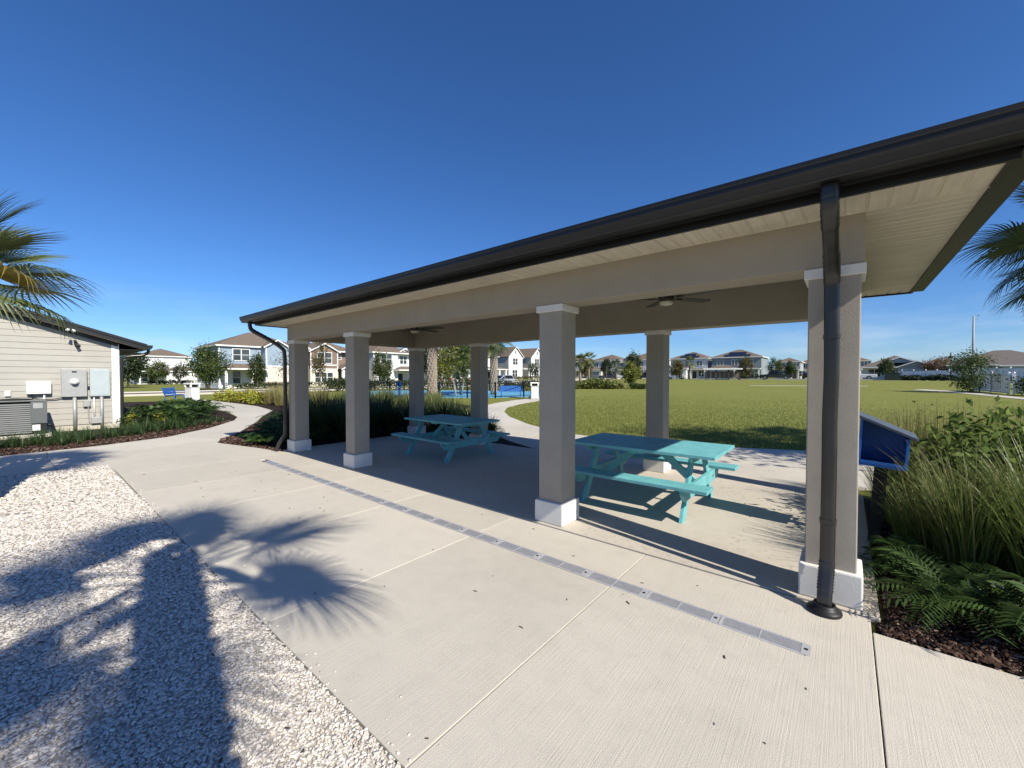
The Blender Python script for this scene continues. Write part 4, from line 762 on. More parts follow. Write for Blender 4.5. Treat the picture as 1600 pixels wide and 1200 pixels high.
class House:
    """local frame: x to the viewer's right along the front, y into the house, front wall at y = 0"""
    def __init__(s, label, x, y, rz, group=None): s.r = thing('house', label, 'house', (x,y,ter(x,y)-.03), rz, group); 
    def wall(s, x0,x1,y0,y1,z0,z1, mat, name='wall'): return MB().box(x0,x1,y0,y1,z0,z1).build(name, mat, s.r)
    def hip(s, x0,x1,y0,y1,z, slope=.42, oh=.35, mat=None, gx=0):
        x0-=oh; x1+=oh; y0-=oh; y1+=oh; b = MB(); w, d = x1-x0, y1-y0; th = .04
        if w >= d: h = d/2*slope; A = (x0+d/2*(1-gx), (y0+y1)/2, z+h); B = (x1-d/2*(1-gx), (y0+y1)/2, z+h); fs = [(0,1,5,4),(1,2,5),(2,3,4,5),(3,0,4),(3,2,1,0)]
        else: h = w/2*slope; A = ((x0+x1)/2, y0+w/2, z+h); B = ((x0+x1)/2, y1-w/2, z+h); fs = [(0,1,4),(1,2,5,4),(2,3,5),(3,0,4,5),(3,2,1,0)]
        b.add([(x0,y0,z+th),(x1,y0,z+th),(x1,y1,z+th),(x0,y1,z+th),A,B], fs); r = b.build('roof', mat or m_shin, s.r)
        t = .03; f = MB(); zz = (z-.16, z+th-.003)
        f.box(x0-t,x1+t,y0-t,y0-.001,*zz); f.box(x1+.001,x1+t,y0,y1,*zz); f.box(x0-t,x0-.001,y0,y1,*zz); f.build('fascia', m_hw, r)
        MB().box(x0+.01,x1-.01,y0+.01,y1-.01,z-.12,z-.06).build('soffit', m_hw, r); return r
    def gable(s, x0,x1,y0,y1,z, slope=.6, oh=.3, mat=None, wmat=None):
        xm = (x0+x1)/2; h = (x1-x0)/2*slope; e = oh*slope; b = MB()
        if wmat: MB().ext([(x0,z),(x1,z),(xm,z+h)], lambda q: (q[0],y0,q[1]), lambda q: (q[0],y0+.1,q[1])).build('gable_wall', wmat, s.r)
        b.add([(x0-oh,y0-oh,z-e+.14),(xm,y0-oh,z+h+.14),(xm,y1,z+h+.14),(x0-oh,y1,z-e+.14),(x1+oh,y0-oh,z-e+.14),(x1+oh,y1,z-e+.14)], [(0,1,2,3),(1,4,5,2)]); r = b.build('roof', mat or m_shin, s.r)
        f = MB(); 
        for sg, xe in ((1,x0-oh),(-1,x1+oh)): f.ext([(xe,z-e+.135),(xm,z+h+.135),(xm,z+h-.06),(xe,z-e-.06)], lambda q: (q[0],y0-oh-.03,q[1]), lambda q: (q[0],y0-oh+.005,q[1]))
        f.build('rake_board', m_hw, r); return r
    def win(s, x, z, w, h, y=0, n=1, face='f', X=0):
        """window of n sashes; face f = front wall at depth y, r = right-hand wall at x = X (x is then depth)"""
        b = MB(); t = .09; g = MB(); ww = w/n
        def bx(mb, a0,a1,c0,c1,d0,d1):
            if face == 'f': mb.box(a0,a1,y-d1,y-d0,c0,c1)
            else: mb.box(X+d0,X+d1,a0,a1,c0,c1)
        bx(b, x-t,x+w+t,z-t,z-.001,.001,.07); bx(b, x-t,x+w+t,z+h+.001,z+h+t,.001,.07); bx(b, x-t,x,z,z+h,.001,.07); bx(b, x+w,x+w+t,z,z+h,.001,.07)
        for i in range(1,n): bx(b, x+ww*i-t*.7,x+ww*i+t*.7,z,z+h,.002,.065)
        for i in range(n):
            a0 = x+ww*i+(t*.7 if i else 0); a1 = x+ww*(i+1)-(t*.7 if i < n-1 else 0); bx(b, a0,a1,z+h*.5-.03,z+h*.5+.03,.003,.055); 
        o = b.build('window', m_hw, s.r); bx(g, x,x+w,z,z+h,.0015,.02); g.build('pane', m_glass, o); return o
    def garage(s, x, w, h=2.2, y=0, mat=None, name='garage_door'):
        o = MB().box(x-.1,x+w+.1,y-.03,y-.001,0,h+.1).build('door_trim', m_hw, s.r); hh = h/4
        for k in range(4): MB().box(x,x+w,y-.05,y-.032,.01+k*hh,(k+1)*hh-.03).build('panel', mat or m_hw, o)
    def door(s, x, w=1.0, h=2.1, y=0, mat=None): MB().box(x,x+w,y-.04,y-.001,.1,h).build('door', mat or m_hdark, s.r)
    def post(s, x, y, h, w=.28, mat=None): MB().box(x-w/2,x+w/2,y-w/2,y+w/2,0,h).build('porch_post', mat or m_hw, s.r)
    def band(s, x0,x1,z0,z1,y=0,mat=None,name='trim'): MB().box(x0,x1,y-.05,y-.002,z0,z1).build(name, mat or m_hw, s.r)
R90 = rad(90)
# blue house (front along world Y)
h = House('two-storey blue house with white trim and brown hipped roof', -66,17.0,R90)
h.wall(0,5.4,.3,11,3.1,6.0,m_hblue,'upper_wall'); h.wall(0,5.4,.32,11,0,3.1,m_hw); h.wall(5.4,11.5,-1.0,11,0,3.1,m_hbeige); h.wall(5.4,11.5,-.98,11,3.1,6.0,m_hblue,'upper_wall'); h.hip(0,11.5,.3,11,6.0,.44)
h.gable(5.4,8.6,-1.0,5,6.0,.62,.3,None,m_hblue); h.gable(8.7,11.5,-1.02,5,6.0,.62,.3,None,m_hblue)
h.win(1.75,3.95,2.0,1.55,.3,2); h.win(9.2,3.95,1.2,1.55,-.98,1); h.win(9.3,1.0,1.1,1.6,-1.0,1); h.band(0,.18,3.3,6,.3); h.band(5.2,5.4,0,6,.3)
for xx in (5.45,8.55): h.band(xx,xx+.16,0,6.0,-.99)
h.band(5.4,11.5,3.0,3.25,-1.0); h.band(5.4,11.5,0,.9,-1.0,m_stone,'stone_base'); h.hip(.2,5.2,-2.0,.25,2.75,.5,.25); h.door(4.1,1.0,2.2,.3); h.win(1.7,.7,.9,1.7,.3); 
for xx in (.3,3.4): h.post(xx,-1.9,2.6,.3)
h.win(3.5,4.4,.8,1.1,0,1,'l' if 0 else 'r',11.5)
MB().box(-.04,-.001,3,3.8,3.9,5.1).build('side_window', m_glass, h.r); MB().box(-.04,-.001,7,7.8,3.9,5.1).build('side_window', m_glass, h.r)
# white house behind, left
h = House('two-storey pale house with low brown roof and white garage', -115,13.8,R90)
h.wall(1.5,10.6,.5,12,0,6.1,m_hlgrey); h.hip(1.5,10.6,.5,12,6.1,.38); h.wall(5.6,11.5,-3.5,.5,0,2.8,m_hw,'garage_wall'); h.hip(5.6,11.5,-3.5,1,2.8,.42); h.hip(1.2,5.5,-2.2,.4,2.8,.42); h.garage(7.2,3.9,2.2,-3.5); h.post(1.6,-2.0,2.7); h.door(3.4,1.0,2.1,.5); h.band(1.5,1.7,0,6.1,.5); h.band(5.5,5.65,2.8,6.1,.45); h.win(2.3,.6,.8,1.6,.5)
# brown house
h = House('two-storey brown and beige house with a front gable', -66,29.2,R90)
h.wall(0,4.6,0,11,0,2.9,m_hbeige); h.wall(0,4.6,.01,11,2.9,5.9,m_hbrown,'upper_wall'); h.gable(0,4.6,0,5,5.75,.55,.3,None,m_hbrown); h.wall(4.6,8.6,1.6,11,0,5.9,m_hbrown); h.hip(0,8.6,1.0,11,5.95,.44)
h.win(1.15,3.85,2.3,1.7,0,2); h.win(.75,.75,2.9,1.55,0,3); h.band(0,4.6,3.45,3.62,0); h.band(0,4.6,2.75,2.95,0); h.band(0,.16,2.9,5.8,0); h.band(4.42,4.58,2.9,5.8,0); h.band(2.2,2.34,5.7,6.9,0)
h.win(5.0,4.6,.9,.7,1.6); h.gable(4.7,8.3,-1.2,1.6,2.9,.5,.25,None,m_hbrown); h.post(4.95,-1.0,2.75,.42); h.post(8.0,-1.0,2.75,.42); MB().box(4.7,5.2,-1.26,-.74,0,1.2).build('stone_base', m_stone, h.r); h.door(6.2,1.0,2.2,1.6)
# grey and white house
h = House('two-storey light grey house with brick porch columns', -66,40.4,R90)
h.wall(0,5.2,0,11,0,2.8,m_hw); h.wall(0,5.2,.01,11,2.8,6.1,m_hlgrey,'upper_wall'); h.wall(5.2,9,.8,11,0,6.1,m_hw); h.hip(0,9,0,11,6.1,.44); h.gable(5.4,8.8,.6,4,6.1,.55,.3,None,m_hw); h.win(1.6,4.1,2.2,1.6,0,2); h.win(6.2,4.1,1.5,1.5,.8,2); h.hip(4.4,9,-1.6,.8,2.9,.5,.2); h.win(1.0,.8,2.4,1.5,0,3); h.door(5.8,1.0,2.2,.8)
for xx in (7.0,8.8): h.post(xx,-1.5,2.8,.5); MB().box(xx-.3,xx+.3,-1.8,-1.2,0,1.3).build('brick_base', m_brick, h.r)
h.band(0,.2,0,6.1,0)
# white gabled houses down the street
for k,(y0,lab) in enumerate(((53.5,'two-storey white house partly hidden by the young street trees'),(66.0,'two-storey white house with deep porch behind the silver car'),(78.5,'white house with a steep front gable and attic vent'),(88.0,'white gabled house behind the litter bin'),(101,'white gabled house at the far end of the street'))):
    h = House(lab, -66,y0,R90,'white houses along the street')
    if k in (0,1):
        h.wall(1,8.2,0,11,0,6.0,m_hw if k else m_hlgrey); h.hip(1,8.2,0,11,6.0,.5); h.win(5.6,4.0,1.8,1.4,0,2); h.win(2.0,4.0,1.8,1.4,0,2); h.hip(1,9.0,-2.2,0,2.9,.35,.25)
        for xx in (1.2,3.8,6.4,8.8): h.post(xx,-2.1,2.8,.45); MB().box(xx-.3,xx+.3,-2.4,-1.8,0,1.1).build('brick_base', m_brick, h.r)
        h.door(4.5,1.0,2.2,0); h.win(6,.8,1.8,1.5,0,2); h.win(1.8,.8,1.8,1.5,0,2)
    else:
        h.wall(0,5.6,0,11,0,6.1,m_hw); h.wall(5.6,8,2.2,11,0,5.8,m_hw); h.gable(0,5.6,0,11,6.05,.85,.35,None,m_hw); h.hip(5.6,8,2.2,11,5.8,.5); h.win(1.6,3.9,1.9,1.6,0,2); h.win(1.4,.8,2.0,1.7,0,2); MB().box(2.6,3.0,-.05,-.001,6.7,7.5).build('attic_vent', m_hdark, h.r); h.hip(5.7,8.4,-.4,2.1,2.9,.4,.2); h.post(8.0,-.3,2.8,.3); h.door(6.3,1,2.2,2.2)
    MB().box(-.002 if k > 1 else .99,.0 if k > 1 else 1.0,.1,10.9,0,6).build('painted_side_shade', m_hgrey, h.r)  # thin grey sheet paints shade onto the side wall turned from the sun
# far row across the lawn (front towards -Y)
def far2(label, x, w, wall, up, gar, solar=False, side=True, y=125, hp=6.0, group='houses across the lawn'):
    h = House(label, x, y, 0, group); h.wall(0,w,0,11,0,hp,up); h.hip(0,w,0,11,hp,.40); gw = w*.52
    h.wall(0,gw,-3.2,0,0,2.9,wall,'garage_wall'); h.hip(0,gw,-3.2,.3,2.9,.42,.3); h.garage(.6,min(4.8,gw-1.2),2.2,-3.2,gar); h.hip(gw+.4,w-.3,-1.6,0,2.8,.3,.2); h.post(w-.4,-1.5,2.7); h.post(gw+.9,-1.5,2.7); h.door(gw+1.0,1.0,2.2,0); h.win(gw+2.6,.8,1.6,1.5,0,2)
    for xx in (w*.12,w*.42,w*.72): h.win(xx,3.9,1.5,1.3,0,2)
    if side: h.win(2,3.9,1.0,1.4,0,1,'r',w); h.win(6,3.9,1.0,1.4,0,1,'r',w); h.win(4,.9,.9,1.4,0,1,'r',w)
    if solar:
        hh = 5.85; n1 = Vector((0,-.40,1)).normalized(); t = Vector((0,1,.40)).normalized(); M = Matrix((Vector((1,0,0)), t, n1)).transposed()
        for r in range(3):
            for c in range(7-r*2 if solar == 2 else 5-r):
                px_ = w*.30+r*.9+c*1.08; yy = .7+r*1.78; lim = yy+1.3
                if px_-.52 < lim-.35 or px_+.52 > w+.35-lim: continue
                o = MB(); o.obox((px_, yy, hp+.04+(yy+.35)*.40+.07), (1.03,1.68,.04), M); o.build('solar_panel', m_solar, h.r)
    return h
far2('two-storey beige house with brown roof behind the small palms', -68,10.6,m_hcream,m_hlgrey,m_gar_d)
far2('two-storey grey house with a front gable behind the yellow tree', -56.2,12.5,m_hlgrey,m_hlgrey,m_gar_d).gable(1,6,-3.3,2,5.9,.5,.3,None,m_hgrey)
far2('two-storey white house with a small patch of solar panels', -41,10.3,m_hlgrey,m_hlgrey,m_hlgrey,1)
far2('slate grey two-storey house with stepped rows of solar panels', -29.6,12.2,m_hgrey,m_hslate,m_gar_d,2)
far2('two-storey house behind the black pickup truck', -13.5-3.4,6.2,m_hlgrey,m_hgrey,m_gar_d,y=150,hp=5.2); far2('small house beside the far end of the street', -9.3-4,6,m_hlgrey,m_hgrey,m_gar_d,y=175,hp=5.4); far2('last house visible past the end column', -9,8,m_hlgrey,m_hgrey,m_gar_d,y=190,hp=4.8)
far2('pale two-storey house at the left end of the row', -82,11,m_hcream,m_hcream,m_gar_d)
far2('two-storey house behind the single-storey grey house', 0.5,5,m_hlgrey,m_hlgrey,m_gar_d,y=160,hp=5.4)
# single-storey houses right
h = House('single-storey grey house with two front gables and grey garage', 3.2,122,0,'single-storey houses across the lawn')
h.wall(0,11,1,12,0,2.9,m_hlgrey); h.hip(-.3,11,1,13,2.9,.44,.4,m_shin_g); h.wall(5.4,11,-2.2,1,0,2.8,m_hgrey,'garage_wall'); h.gable(5.4,11,-2.2,6,2.75,.42,.4,m_shin_g,m_hgrey); h.gable(3.0,8.6,.4,6,3.7,.42,.3,m_shin_g,m_hgrey); h.garage(6.0,4.4,2.1,-2.2,m_gar_d); h.win(.7,.7,2.0,1.6,1,2); h.door(3.9,1.1,2.2,1); h.hip(-.2,5.6,-.6,1.0,2.75,.3,.2,m_shin_g)
h = House('long single-storey grey house with wide brown hipped roof behind the white fence', 15.6,116,0,'single-storey houses across the lawn')
h.wall(0,16,0,12,0,2.9,m_hgrey); h.hip(0,16,0,14,2.9,.40,.45,m_shin_g); h.wall(6.6,14,-1.4,0,0,2.75,m_hgrey,'garage_wall'); h.hip(6.4,14.2,-1.4,1,2.75,.3,.3,m_shin_g); h.garage(8.2,4.8,2.1,-1.4,m_hlgrey); h.win(2,.8,1.8,1.5,0,2); h.band(0,.2,0,2.8); h.band(1.3,1.45,0,2.8)
# ------------------------------------------------------------------ mail kiosk
K = thing('mail_kiosk', 'open mail kiosk with flat white roof and rows of brown mailboxes', 'kiosk', (-19.4,90.5,ter(-19,90)), rad(14))
MB().box(-3.5,3.5,-1.5,1.5,2.05,2.32).build('roof', m_hw, K); 
for x in (-3.0,-1.1,1.1,3.0):
    for y in (-1.1,1.1): MB().box(x-.1,x+.1,y-.1,y+.1,0,2.05).build('post', m_hdark, K); 
m_mail = hpaint('mailbox_bronze', (.15,.12,.10))
for x in (-2.5,-1.65,-.85,0,.85,1.65,2.5): MB().box(x-.36,x+.36,-.3,.3,.35,1.75).build('mailbox', m_mail, K, bevel=.02); MB().box(x-.12,x+.12,-.12,.12,0,.35).build('pedestal', m_hw, K)
# ------------------------------------------------------------------ vehicles
m_tyre = paint('tyre', (.015,.015,.015), .9); m_rim = paint('rim', (.35,.35,.36), .3, metal=.8); m_carglass = paint('car_glass', (.012,.014,.016), .25, .02, spec=.35); m_lampr = paint('tail_lamp', (.30,.02,.015), .2); m_lampw = paint('head_lamp', (.7,.7,.68), .1)
def carpaint(n, c): 
    a = N(n); a.col(c); a.b.inputs['Coat Weight'].default_value = .6; return a.done(.3, 0, .5)
def vehicle(label, x, y, rz, col, kind, group=None):
    Vh = thing('pickup_truck' if kind == 'pickup' else 'parked_car', label, 'pickup truck' if kind == 'pickup' else 'car', (x,y,ter(x,y)+.02), rz, group); mt = carpaint('car_paint', col)
    L = {'pickup':5.8,'suv':4.7,'sedan':4.6}[kind]; Wd = .95; l = L/2
    if kind == 'pickup': body = [(-l,.55),(-l,1.08),(-.35,1.10),(1.5,1.12),(l-.25,1.02),(l,.85),(l,.45),(l-.3,.38),(-l+.3,.42)]; cab = [(-.62,1.09),(-.5,1.78),(-.2,1.86),(.85,1.84),(1.62,1.11)]
    elif kind == 'suv': body = [(-l,.5),(-l,1.0),(1.0,1.0),(l-.3,.9),(l,.72),(l,.4),(l-.2,.3),(-l+.2,.34)]; cab = [(-l+.05,.99),(-l+.35,1.6),(-1.4,1.68),(.1,1.64),(1.15,1.0)]
    else: body = [(-l,.5),(-l,.92),(-1.5,.98),(1.0,.95),(l-.3,.82),(l,.66),(l,.38),(l-.2,.26),(-l+.2,.30)]; cab = [(-1.7,.97),(-1.0,1.38),(-.2,1.45),(.3,1.42),(1.2,.95)]
    b = MB(); b.ext(body, lambda q: (q[0],-Wd,q[1]), lambda q: (q[0],Wd,q[1])); b.build('body', mt, Vh, bevel=.09)
    b = MB(); zt = max(q[1] for q in cab); b.ext(cab, lambda q: (q[0],-Wd+.06+.16*(q[1]-cab[0][1])/(zt-cab[0][1]),q[1]), lambda q: (q[0],Wd-.06-.16*(q[1]-cab[0][1])/(zt-cab[0][1]),q[1])); cb = b.build('cab', mt, Vh, bevel=.06)
    cxm = sum(q[0] for q in cab)/len(cab); 
    for s in (-1,1):
        g = MB(); pl = [(cxm+(q[0]-cxm)*.86, cab[0][1]+.05+(q[1]-cab[0][1])*.82) for q in cab]; f = lambda q, e: (q[0], s*(Wd-.055-.16*(q[1]-cab[0][1])/(zt-cab[0][1])+e), q[1]); g.ext(pl, lambda q: f(q,-.03), lambda q: f(q,.012)); w_ = g.build('side_window', m_carglass, cb); MB().box(-.06+(.1 if kind!='pickup' else .35),.02+(.1 if kind!='pickup' else .35),min(s*(Wd-.16),s*(Wd-.035)),max(s*(Wd-.16),s*(Wd-.035)),cab[0][1]+.03,zt-.08).build('pillar', mt, cb)
    ws = MB(); a_, b_ = cab[-1], cab[-2]; n_ = Vector((a_[1]-b_[1],0,-(a_[0]-b_[0]))).normalized(); n_ = n_ if n_.x > 0 else -n_; P = lambda t,yy: Vector((a_[0]+(b_[0]-a_[0])*t, yy, a_[1]+(b_[1]-a_[1])*t))+n_*.01; ws.add([P(.1,-.78),P(.1,.78),P(.9,.68),P(.9,-.68)],[(0,1,2,3)]); ws.build('windscreen', m_carglass, cb)
    if kind == 'pickup': MB().box(-l+.1,-.72,-Wd+.1,Wd-.1,.9,1.12).build('bed', m_tyre, Vh)
    R = .40 if kind == 'pickup' else .34
    for sx in (-l+1.0+(.15 if kind=='pickup' else 0), l-.95):
        for s in (-1,1):
            wl = MB(); wl.tube([(sx,s*(Wd-.24),R),(sx,s*(Wd+.02),R)], R, 18); ob = wl.build('wheel', m_tyre, Vh); rm = MB(); rm.tube([(sx,s*(Wd+.021),R),(sx,s*(Wd+.03),R)], R*.62, 12); rm.build('rim', m_rim, ob)
    for s in (-1,1): MB().box(l-.14,l+.012,s*.68-.18,s*.68+.18,.62,.80).build('headlight', m_lampw, Vh); MB().box(-l-.012,-l+.05,s*.78-.1,s*.78+.1,.72,.95).build('tail_light', m_lampr, Vh)
    return Vh
vehicle('black pickup truck parked beyond the wide lawn', -11.4,101.6,rad(180+2),(.008,.008,.009),'pickup'); vehicle('white pickup truck parked beside the grey single-storey house', 1.6,102.4,rad(178),(.75,.75,.74),'pickup')
vehicle('silver-blue sport utility car parked in front of the white houses', -46.8,53.7,rad(84+180),(.30,.34,.42),'suv'); vehicle('dark blue car parked next to the small palms', -46.0,93.2,rad(200),(.03,.035,.05),'sedan'); vehicle('silver car parked between the dark cars', -43.2,95.2,rad(200),(.5,.52,.54),'suv'); vehicle('black car parked beside the silver one', -38.6,98.6,rad(185),(.012,.012,.014),'suv'); vehicle('white car parked behind the yellow leaved tree', -31.2,98.8,rad(182),(.7,.7,.7),'sedan'); vehicle('dark car parked at the far end of the cross street', -7.4,124.0,rad(90),(.012,.012,.014),'suv')
# ------------------------------------------------------------------ street things
m_pole = paint('galvanised_pole', (.33,.34,.36), .6, .1)
P_ = thing('utility_pole', 'tall grey utility pole rising behind the long hipped roof', 'utility pole', (28.9,179.6,.9)); MB().tube([(0,0,-.1),(0,0,18.6)], [.32,.20], 12).build('pole', m_pole, P_, True)
for z in (17.6,15.6): MB().tube([(0,0,z),(1.0,.2,z+.1)], .06, 6).build('arm', m_pole, P_)
MB().lathe([(.05,0),(.22,.04),(.22,.2),(.05,.24)], (1.05,.2,18.6), 10).build('antenna', m_pole, P_); MB().tube([(0,0,18.5),(1.05,.2,18.62)], .04, 6).build('arm', m_pole, P_)
Lm = thing('street_lamp', 'black street lamp with bell shade near the rust coloured tree', 'street lamp', (15.5,114.0,.92)); MB().tube([(0,0,-.1),(0,0,.5),(0,0,4.2)], [.12,.07,.05], 10).build('post', m_black, Lm, True); MB().lathe([(.05,4.2),(.36,4.25),(.30,4.45),(.12,4.75),(.05,5.3),(.01,5.5)], n=14).build('lamp_shade', m_black, Lm, True); MB().lathe([(.02,4.1),(.14,4.14),(.14,4.2)], n=12).build('globe', m_lampw, Lm, True)
Gb = thing('utility_cabinet', 'dark green utility cabinet on the far lawn edge', 'utility cabinet', (6.4,100.0,.93)); MB().box(-1.0,1.0,-.6,.6,0,1.3).build('cabinet', paint('cabinet_green',(.02,.035,.03),.6), Gb, bevel=.03); MB().box(-1.03,1.03,-.63,.63,1.301,1.36).build('lid', paint('cabinet_lid',(.03,.05,.04),.6), Gb, bevel=.01); MB().box(-1.1,1.1,-.7,.7,-.1,-.0).build('pad', m_conc, Gb)
m_vinyl = paint('vinyl_white', (.80,.80,.79), .5, .03)
def vfence(label, pts, h=1.75, group=None):
    Fv = thing('vinyl_fence', label, 'fence', (pts[0][0],pts[0][1],ter(*pts[0])), 0, group); ox,oy = pts[0]; oz = ter(*pts[0])
    for (x0,y0),(x1,y1) in zip(pts[:-1],pts[1:]):
        L = math.dist((x0,y0),(x1,y1)); n = max(1,round(L/1.9)); d = Vector(((x1-x0)/L,(y1-y0)/L,0))
        for i in range(n+1):
            p = Vector((x0-ox,y0-oy,0))+d*L*i/n; p.z = ter(p.x+ox,p.y+oy)-oz
            if i or (x0,y0) == pts[0]:
                ps = MB().box(p.x-.07,p.x+.07,p.y-.07,p.y+.07,p.z-.05,p.z+h+.06).build('post', m_vinyl, Fv); MB().lathe([(.11,0),(.11,.03),(.01,.1)], (p.x,p.y,p.z+h+.061), 4).build('post_cap', m_vinyl, ps)
            if i < n:
                q = Vector((x0-ox,y0-oy,0))+d*L*(i+1)/n; q.z = ter(q.x+ox,q.y+oy)-oz; up = Vector((0,0,1))
                for z in (.12,h-.12): MB().bar(p+up*z,q+up*z,.05,.14).build('rail', m_vinyl, Fv)
                m = 10
                for k in range(m): 
                    r = p+(q-p)*((k+.5)/m); MB().bar(r+up*.2,r+up*(h-.2),.022,L/n/m*.93,(d.x,d.y,0)).build('picket', m_vinyl, Fv)
    return Fv
vfence('white vinyl fence panel beside the bushy young tree', [(9.4,57.5),(10.0,55.0),(10.5,52.6)], 1.7); vfence('white vinyl fence running off behind the dark shrub', [(10.75,52.5),(13,52),(17,51.2)], 1.7); vfence('white vinyl fence in front of the grey garage', [(7.9,103),(10.6,99.5),(12.9,96)], 1.75); vfence('long white vinyl fence in front of the long hipped house', [(13.1,95.6),(15.5,90),(19.5,84)], 1.9)
# ------------------------------------------------------------------ playground corner: blue surface, black fence, blue benches, bins
m_pad = paint('blue_rubber', (.11,.34,.52), .85, .1, 2, .3, 60); b = MB(); b.prism([(-19.2,27.2),(-21.0,23.5),(-25.5,19.2),(-31.0,17.6),(-40,22.5),(-41,27),(-34,33),(-24,36)], -.1, .012); tag(b.build('playground_surface', m_pad), 'light blue rubber playground surface behind the black fence', None, kind='structure')
m_pad2 = paint('tan_rubber', (.10,.26,.28), .85, .1, 2)
def bfence(label, pts, h=1.15):
    Fv = thing('metal_fence', label, 'fence', (0,0,0))
    for (x0,y0),(x1,y1) in zip(pts[:-1],pts[1:]):
        L = math.dist((x0,y0),(x1,y1)); n = max(1,round(L/2.0)); d = Vector(((x1-x0)/L,(y1-y0)/L,0))
        for i in range(n+1): p = Vector((x0,y0,0))+d*L*i/n; MB().box(p.x-.04,p.x+.04,p.y-.04,p.y+.04,-.05,h+.08).build('post', m_black, Fv)
        for z in (.14,h-.02): MB().bar((x0,y0,z),(x1,y1,z),.03,.04).build('rail', m_black, Fv)
        m = int(L/.16); b = MB()
        for k in range(m): p = Vector((x0,y0,0))+d*L*(k+.5)/m; b.bar(p+Vector((0,0,.12)),p+Vector((0,0,h)),.008,.008,(1,0,0))
        tag(b.build('pickets', m_black, Fv), kind='stuff')
bfence('black metal fence on the near side of the blue surface', [(-18.6,27.4),(-20.6,22.9),(-25.3,18.6),(-31.2,17.0)]); bfence('black metal fence on the far side of the blue surface', [(-31.2,17.0),(-41,22),(-42,27.5),(-34,34),(-24,37)])
def bench(label, x, y, rz, group=None):
    B = thing('park_bench', label, 'bench', (x,y,0), rz, group)
    for k in range(4): MB().box(-.9,.9,-.22+k*.115,-.12+k*.115,.43,.455).build('seat_slat', m_blue, B)
    for k in range(5): b = MB(); b.bar((-.9,.26+k*.02,.52+k*.085),(.9,.26+k*.02,.52+k*.085),.02,.075,(0,.2,1)); b.build('back_slat', m_blue, B)
    for s in (-1,1):
        b = MB(); b.tube(smoothpath([(s*.75,-.24,0),(s*.75,-.20,.40),(s*.75,.22,.42),(s*.75,.36,.93)],5), .028, 8); b.build('leg', m_blue, B, True); b = MB(); b.tube([(s*.75,.30,0),(s*.75,.2,.42)], .028, 8); b.build('leg', m_blue, B, True); MB().tube([(s*.9,-.24,.45),(s*.9,-.24,.66),(s*.9,.3,.66)], .02, 6).build('armrest', m_blue, B)
bench('blue slatted park bench on the blue surface facing away', -20.3,24.4,rad(40)); bench('blue slatted park bench beside the litter bin at the fence', -18.9,25.9,rad(-50)); bench('blue slatted bench seen from behind beside the curving path', -33.9,6.3,rad(150))
m_bin = paint('bin_pebble', (.42,.42,.41), .8, .15, 30)
def bin_(label, x, y, rz):
    B = thing('litter_bin', label, 'litter bin', (x,y,0), rz); MB().box(-.28,.28,-.28,.28,.0,.95).build('body', m_bin, B, bevel=.02); MB().box(-.32,.32,-.32,.32,1.13,1.22).build('lid', m_wbox, B, bevel=.02)
    for sx in (-1,1):
        for sy in (-1,1): MB().box(sx*.26-.04,sx*.26+.04,sy*.26-.04,sy*.26+.04,.951,1.129).build('lid_post', m_wbox, B)
    MB().box(-.2,.2,-.2,.2,.951,1.1).build('liner', m_black, B)
    for t in range(4):
        b = MB(); R_ = Matrix.Rotation(t*math.pi/2,3,'Z'); b.obox(R_@Vector((0,-.286,.48)), (.46,.012,.80), R_); b.build('panel', m_wbox if t in (0,1) else m_bin, B)
bin_('square grey litter bin with white lid by the curving path', -32.4,6.9,rad(20)); bin_('square litter bin with white panels at the black fence', -17.4,23.6,rad(40))
for x,y,lb in ((-28.2,19.6,'short blue play post farther from the rough palm trunk'),(-25.6,21.6,'short blue play post beside the yellow-green trees')): tag(MB().lathe([(.10,0),(.10,.9),(.22,.95),(.24,1.1),(.1,1.2),(.02,1.22)], n=12).build('play_post', m_blue, loc=(x,y,0)), lb, 'post', 'blue play posts')
# ------------------------------------------------------------------ trees
def tree(label, x, y, h, r, seed, mat, n=2600, leaf=.22, trunk=.10, wood=m_wood, multi=1, zc=.62, rz=.42, group=None, name='tree', clumps=34, asp=.55):
    rs = random.Random(seed); T = thing(name, label, 'tree', (x,y,ter(x,y)-.03), 0, group); b = MB()
    for m in range(multi):
        t0 = rs.uniform(0,6.28); sp = .18*(multi > 1); top = Vector((math.cos(t0)*sp*h*.7, math.sin(t0)*sp*h*.7, h*.62)); b.tube([(math.cos(t0)*sp*.5,math.sin(t0)*sp*.5,-.05), top*.5+Vector((0,0,.0)), top, top+Vector((0,0,h*.25))], [trunk,trunk*.75,trunk*.5,trunk*.12], 7)
        for k in range(7):
            t = rs.uniform(0,6.28); z0 = h*rs.uniform(.28,.6); e = Vector((math.cos(t)*r*rs.uniform(.5,.85), math.sin(t)*r*rs.uniform(.5,.85), z0+h*rs.uniform(.12,.28))); s0 = top*(z0/(h*.62)); b.tube([s0, (s0+e)/2+Vector((0,0,.06*h)), e], [trunk*.42,trunk*.25,trunk*.07], 5)
    b.build('trunk', wood, T, True); link('crown', leafy_mesh('crown', mat, n, (r,r,h*rz), h*zc, leaf, seed, asp, clumps=clumps), T); return T
tree('round bushy green tree left of the blue house', -60.5,14.4,5.3,2.15,1,m_tree,5200,.26,.12,multi=2,clumps=60); tree('slim young tree in front of the blue house porch', -56.4,18.5,4.4,.95,2,m_tree,2600,.22,.05); tree('thin bare-looking tree with few pale leaves by the blue house', -56,21.6,5.4,1.6,3,m_tree_o,420,.22,.06); tree('tall golden-brown slender tree beside the brown house', -56.5,26.3,6.6,1.05,4,m_tree_o,1500,.24,.07)
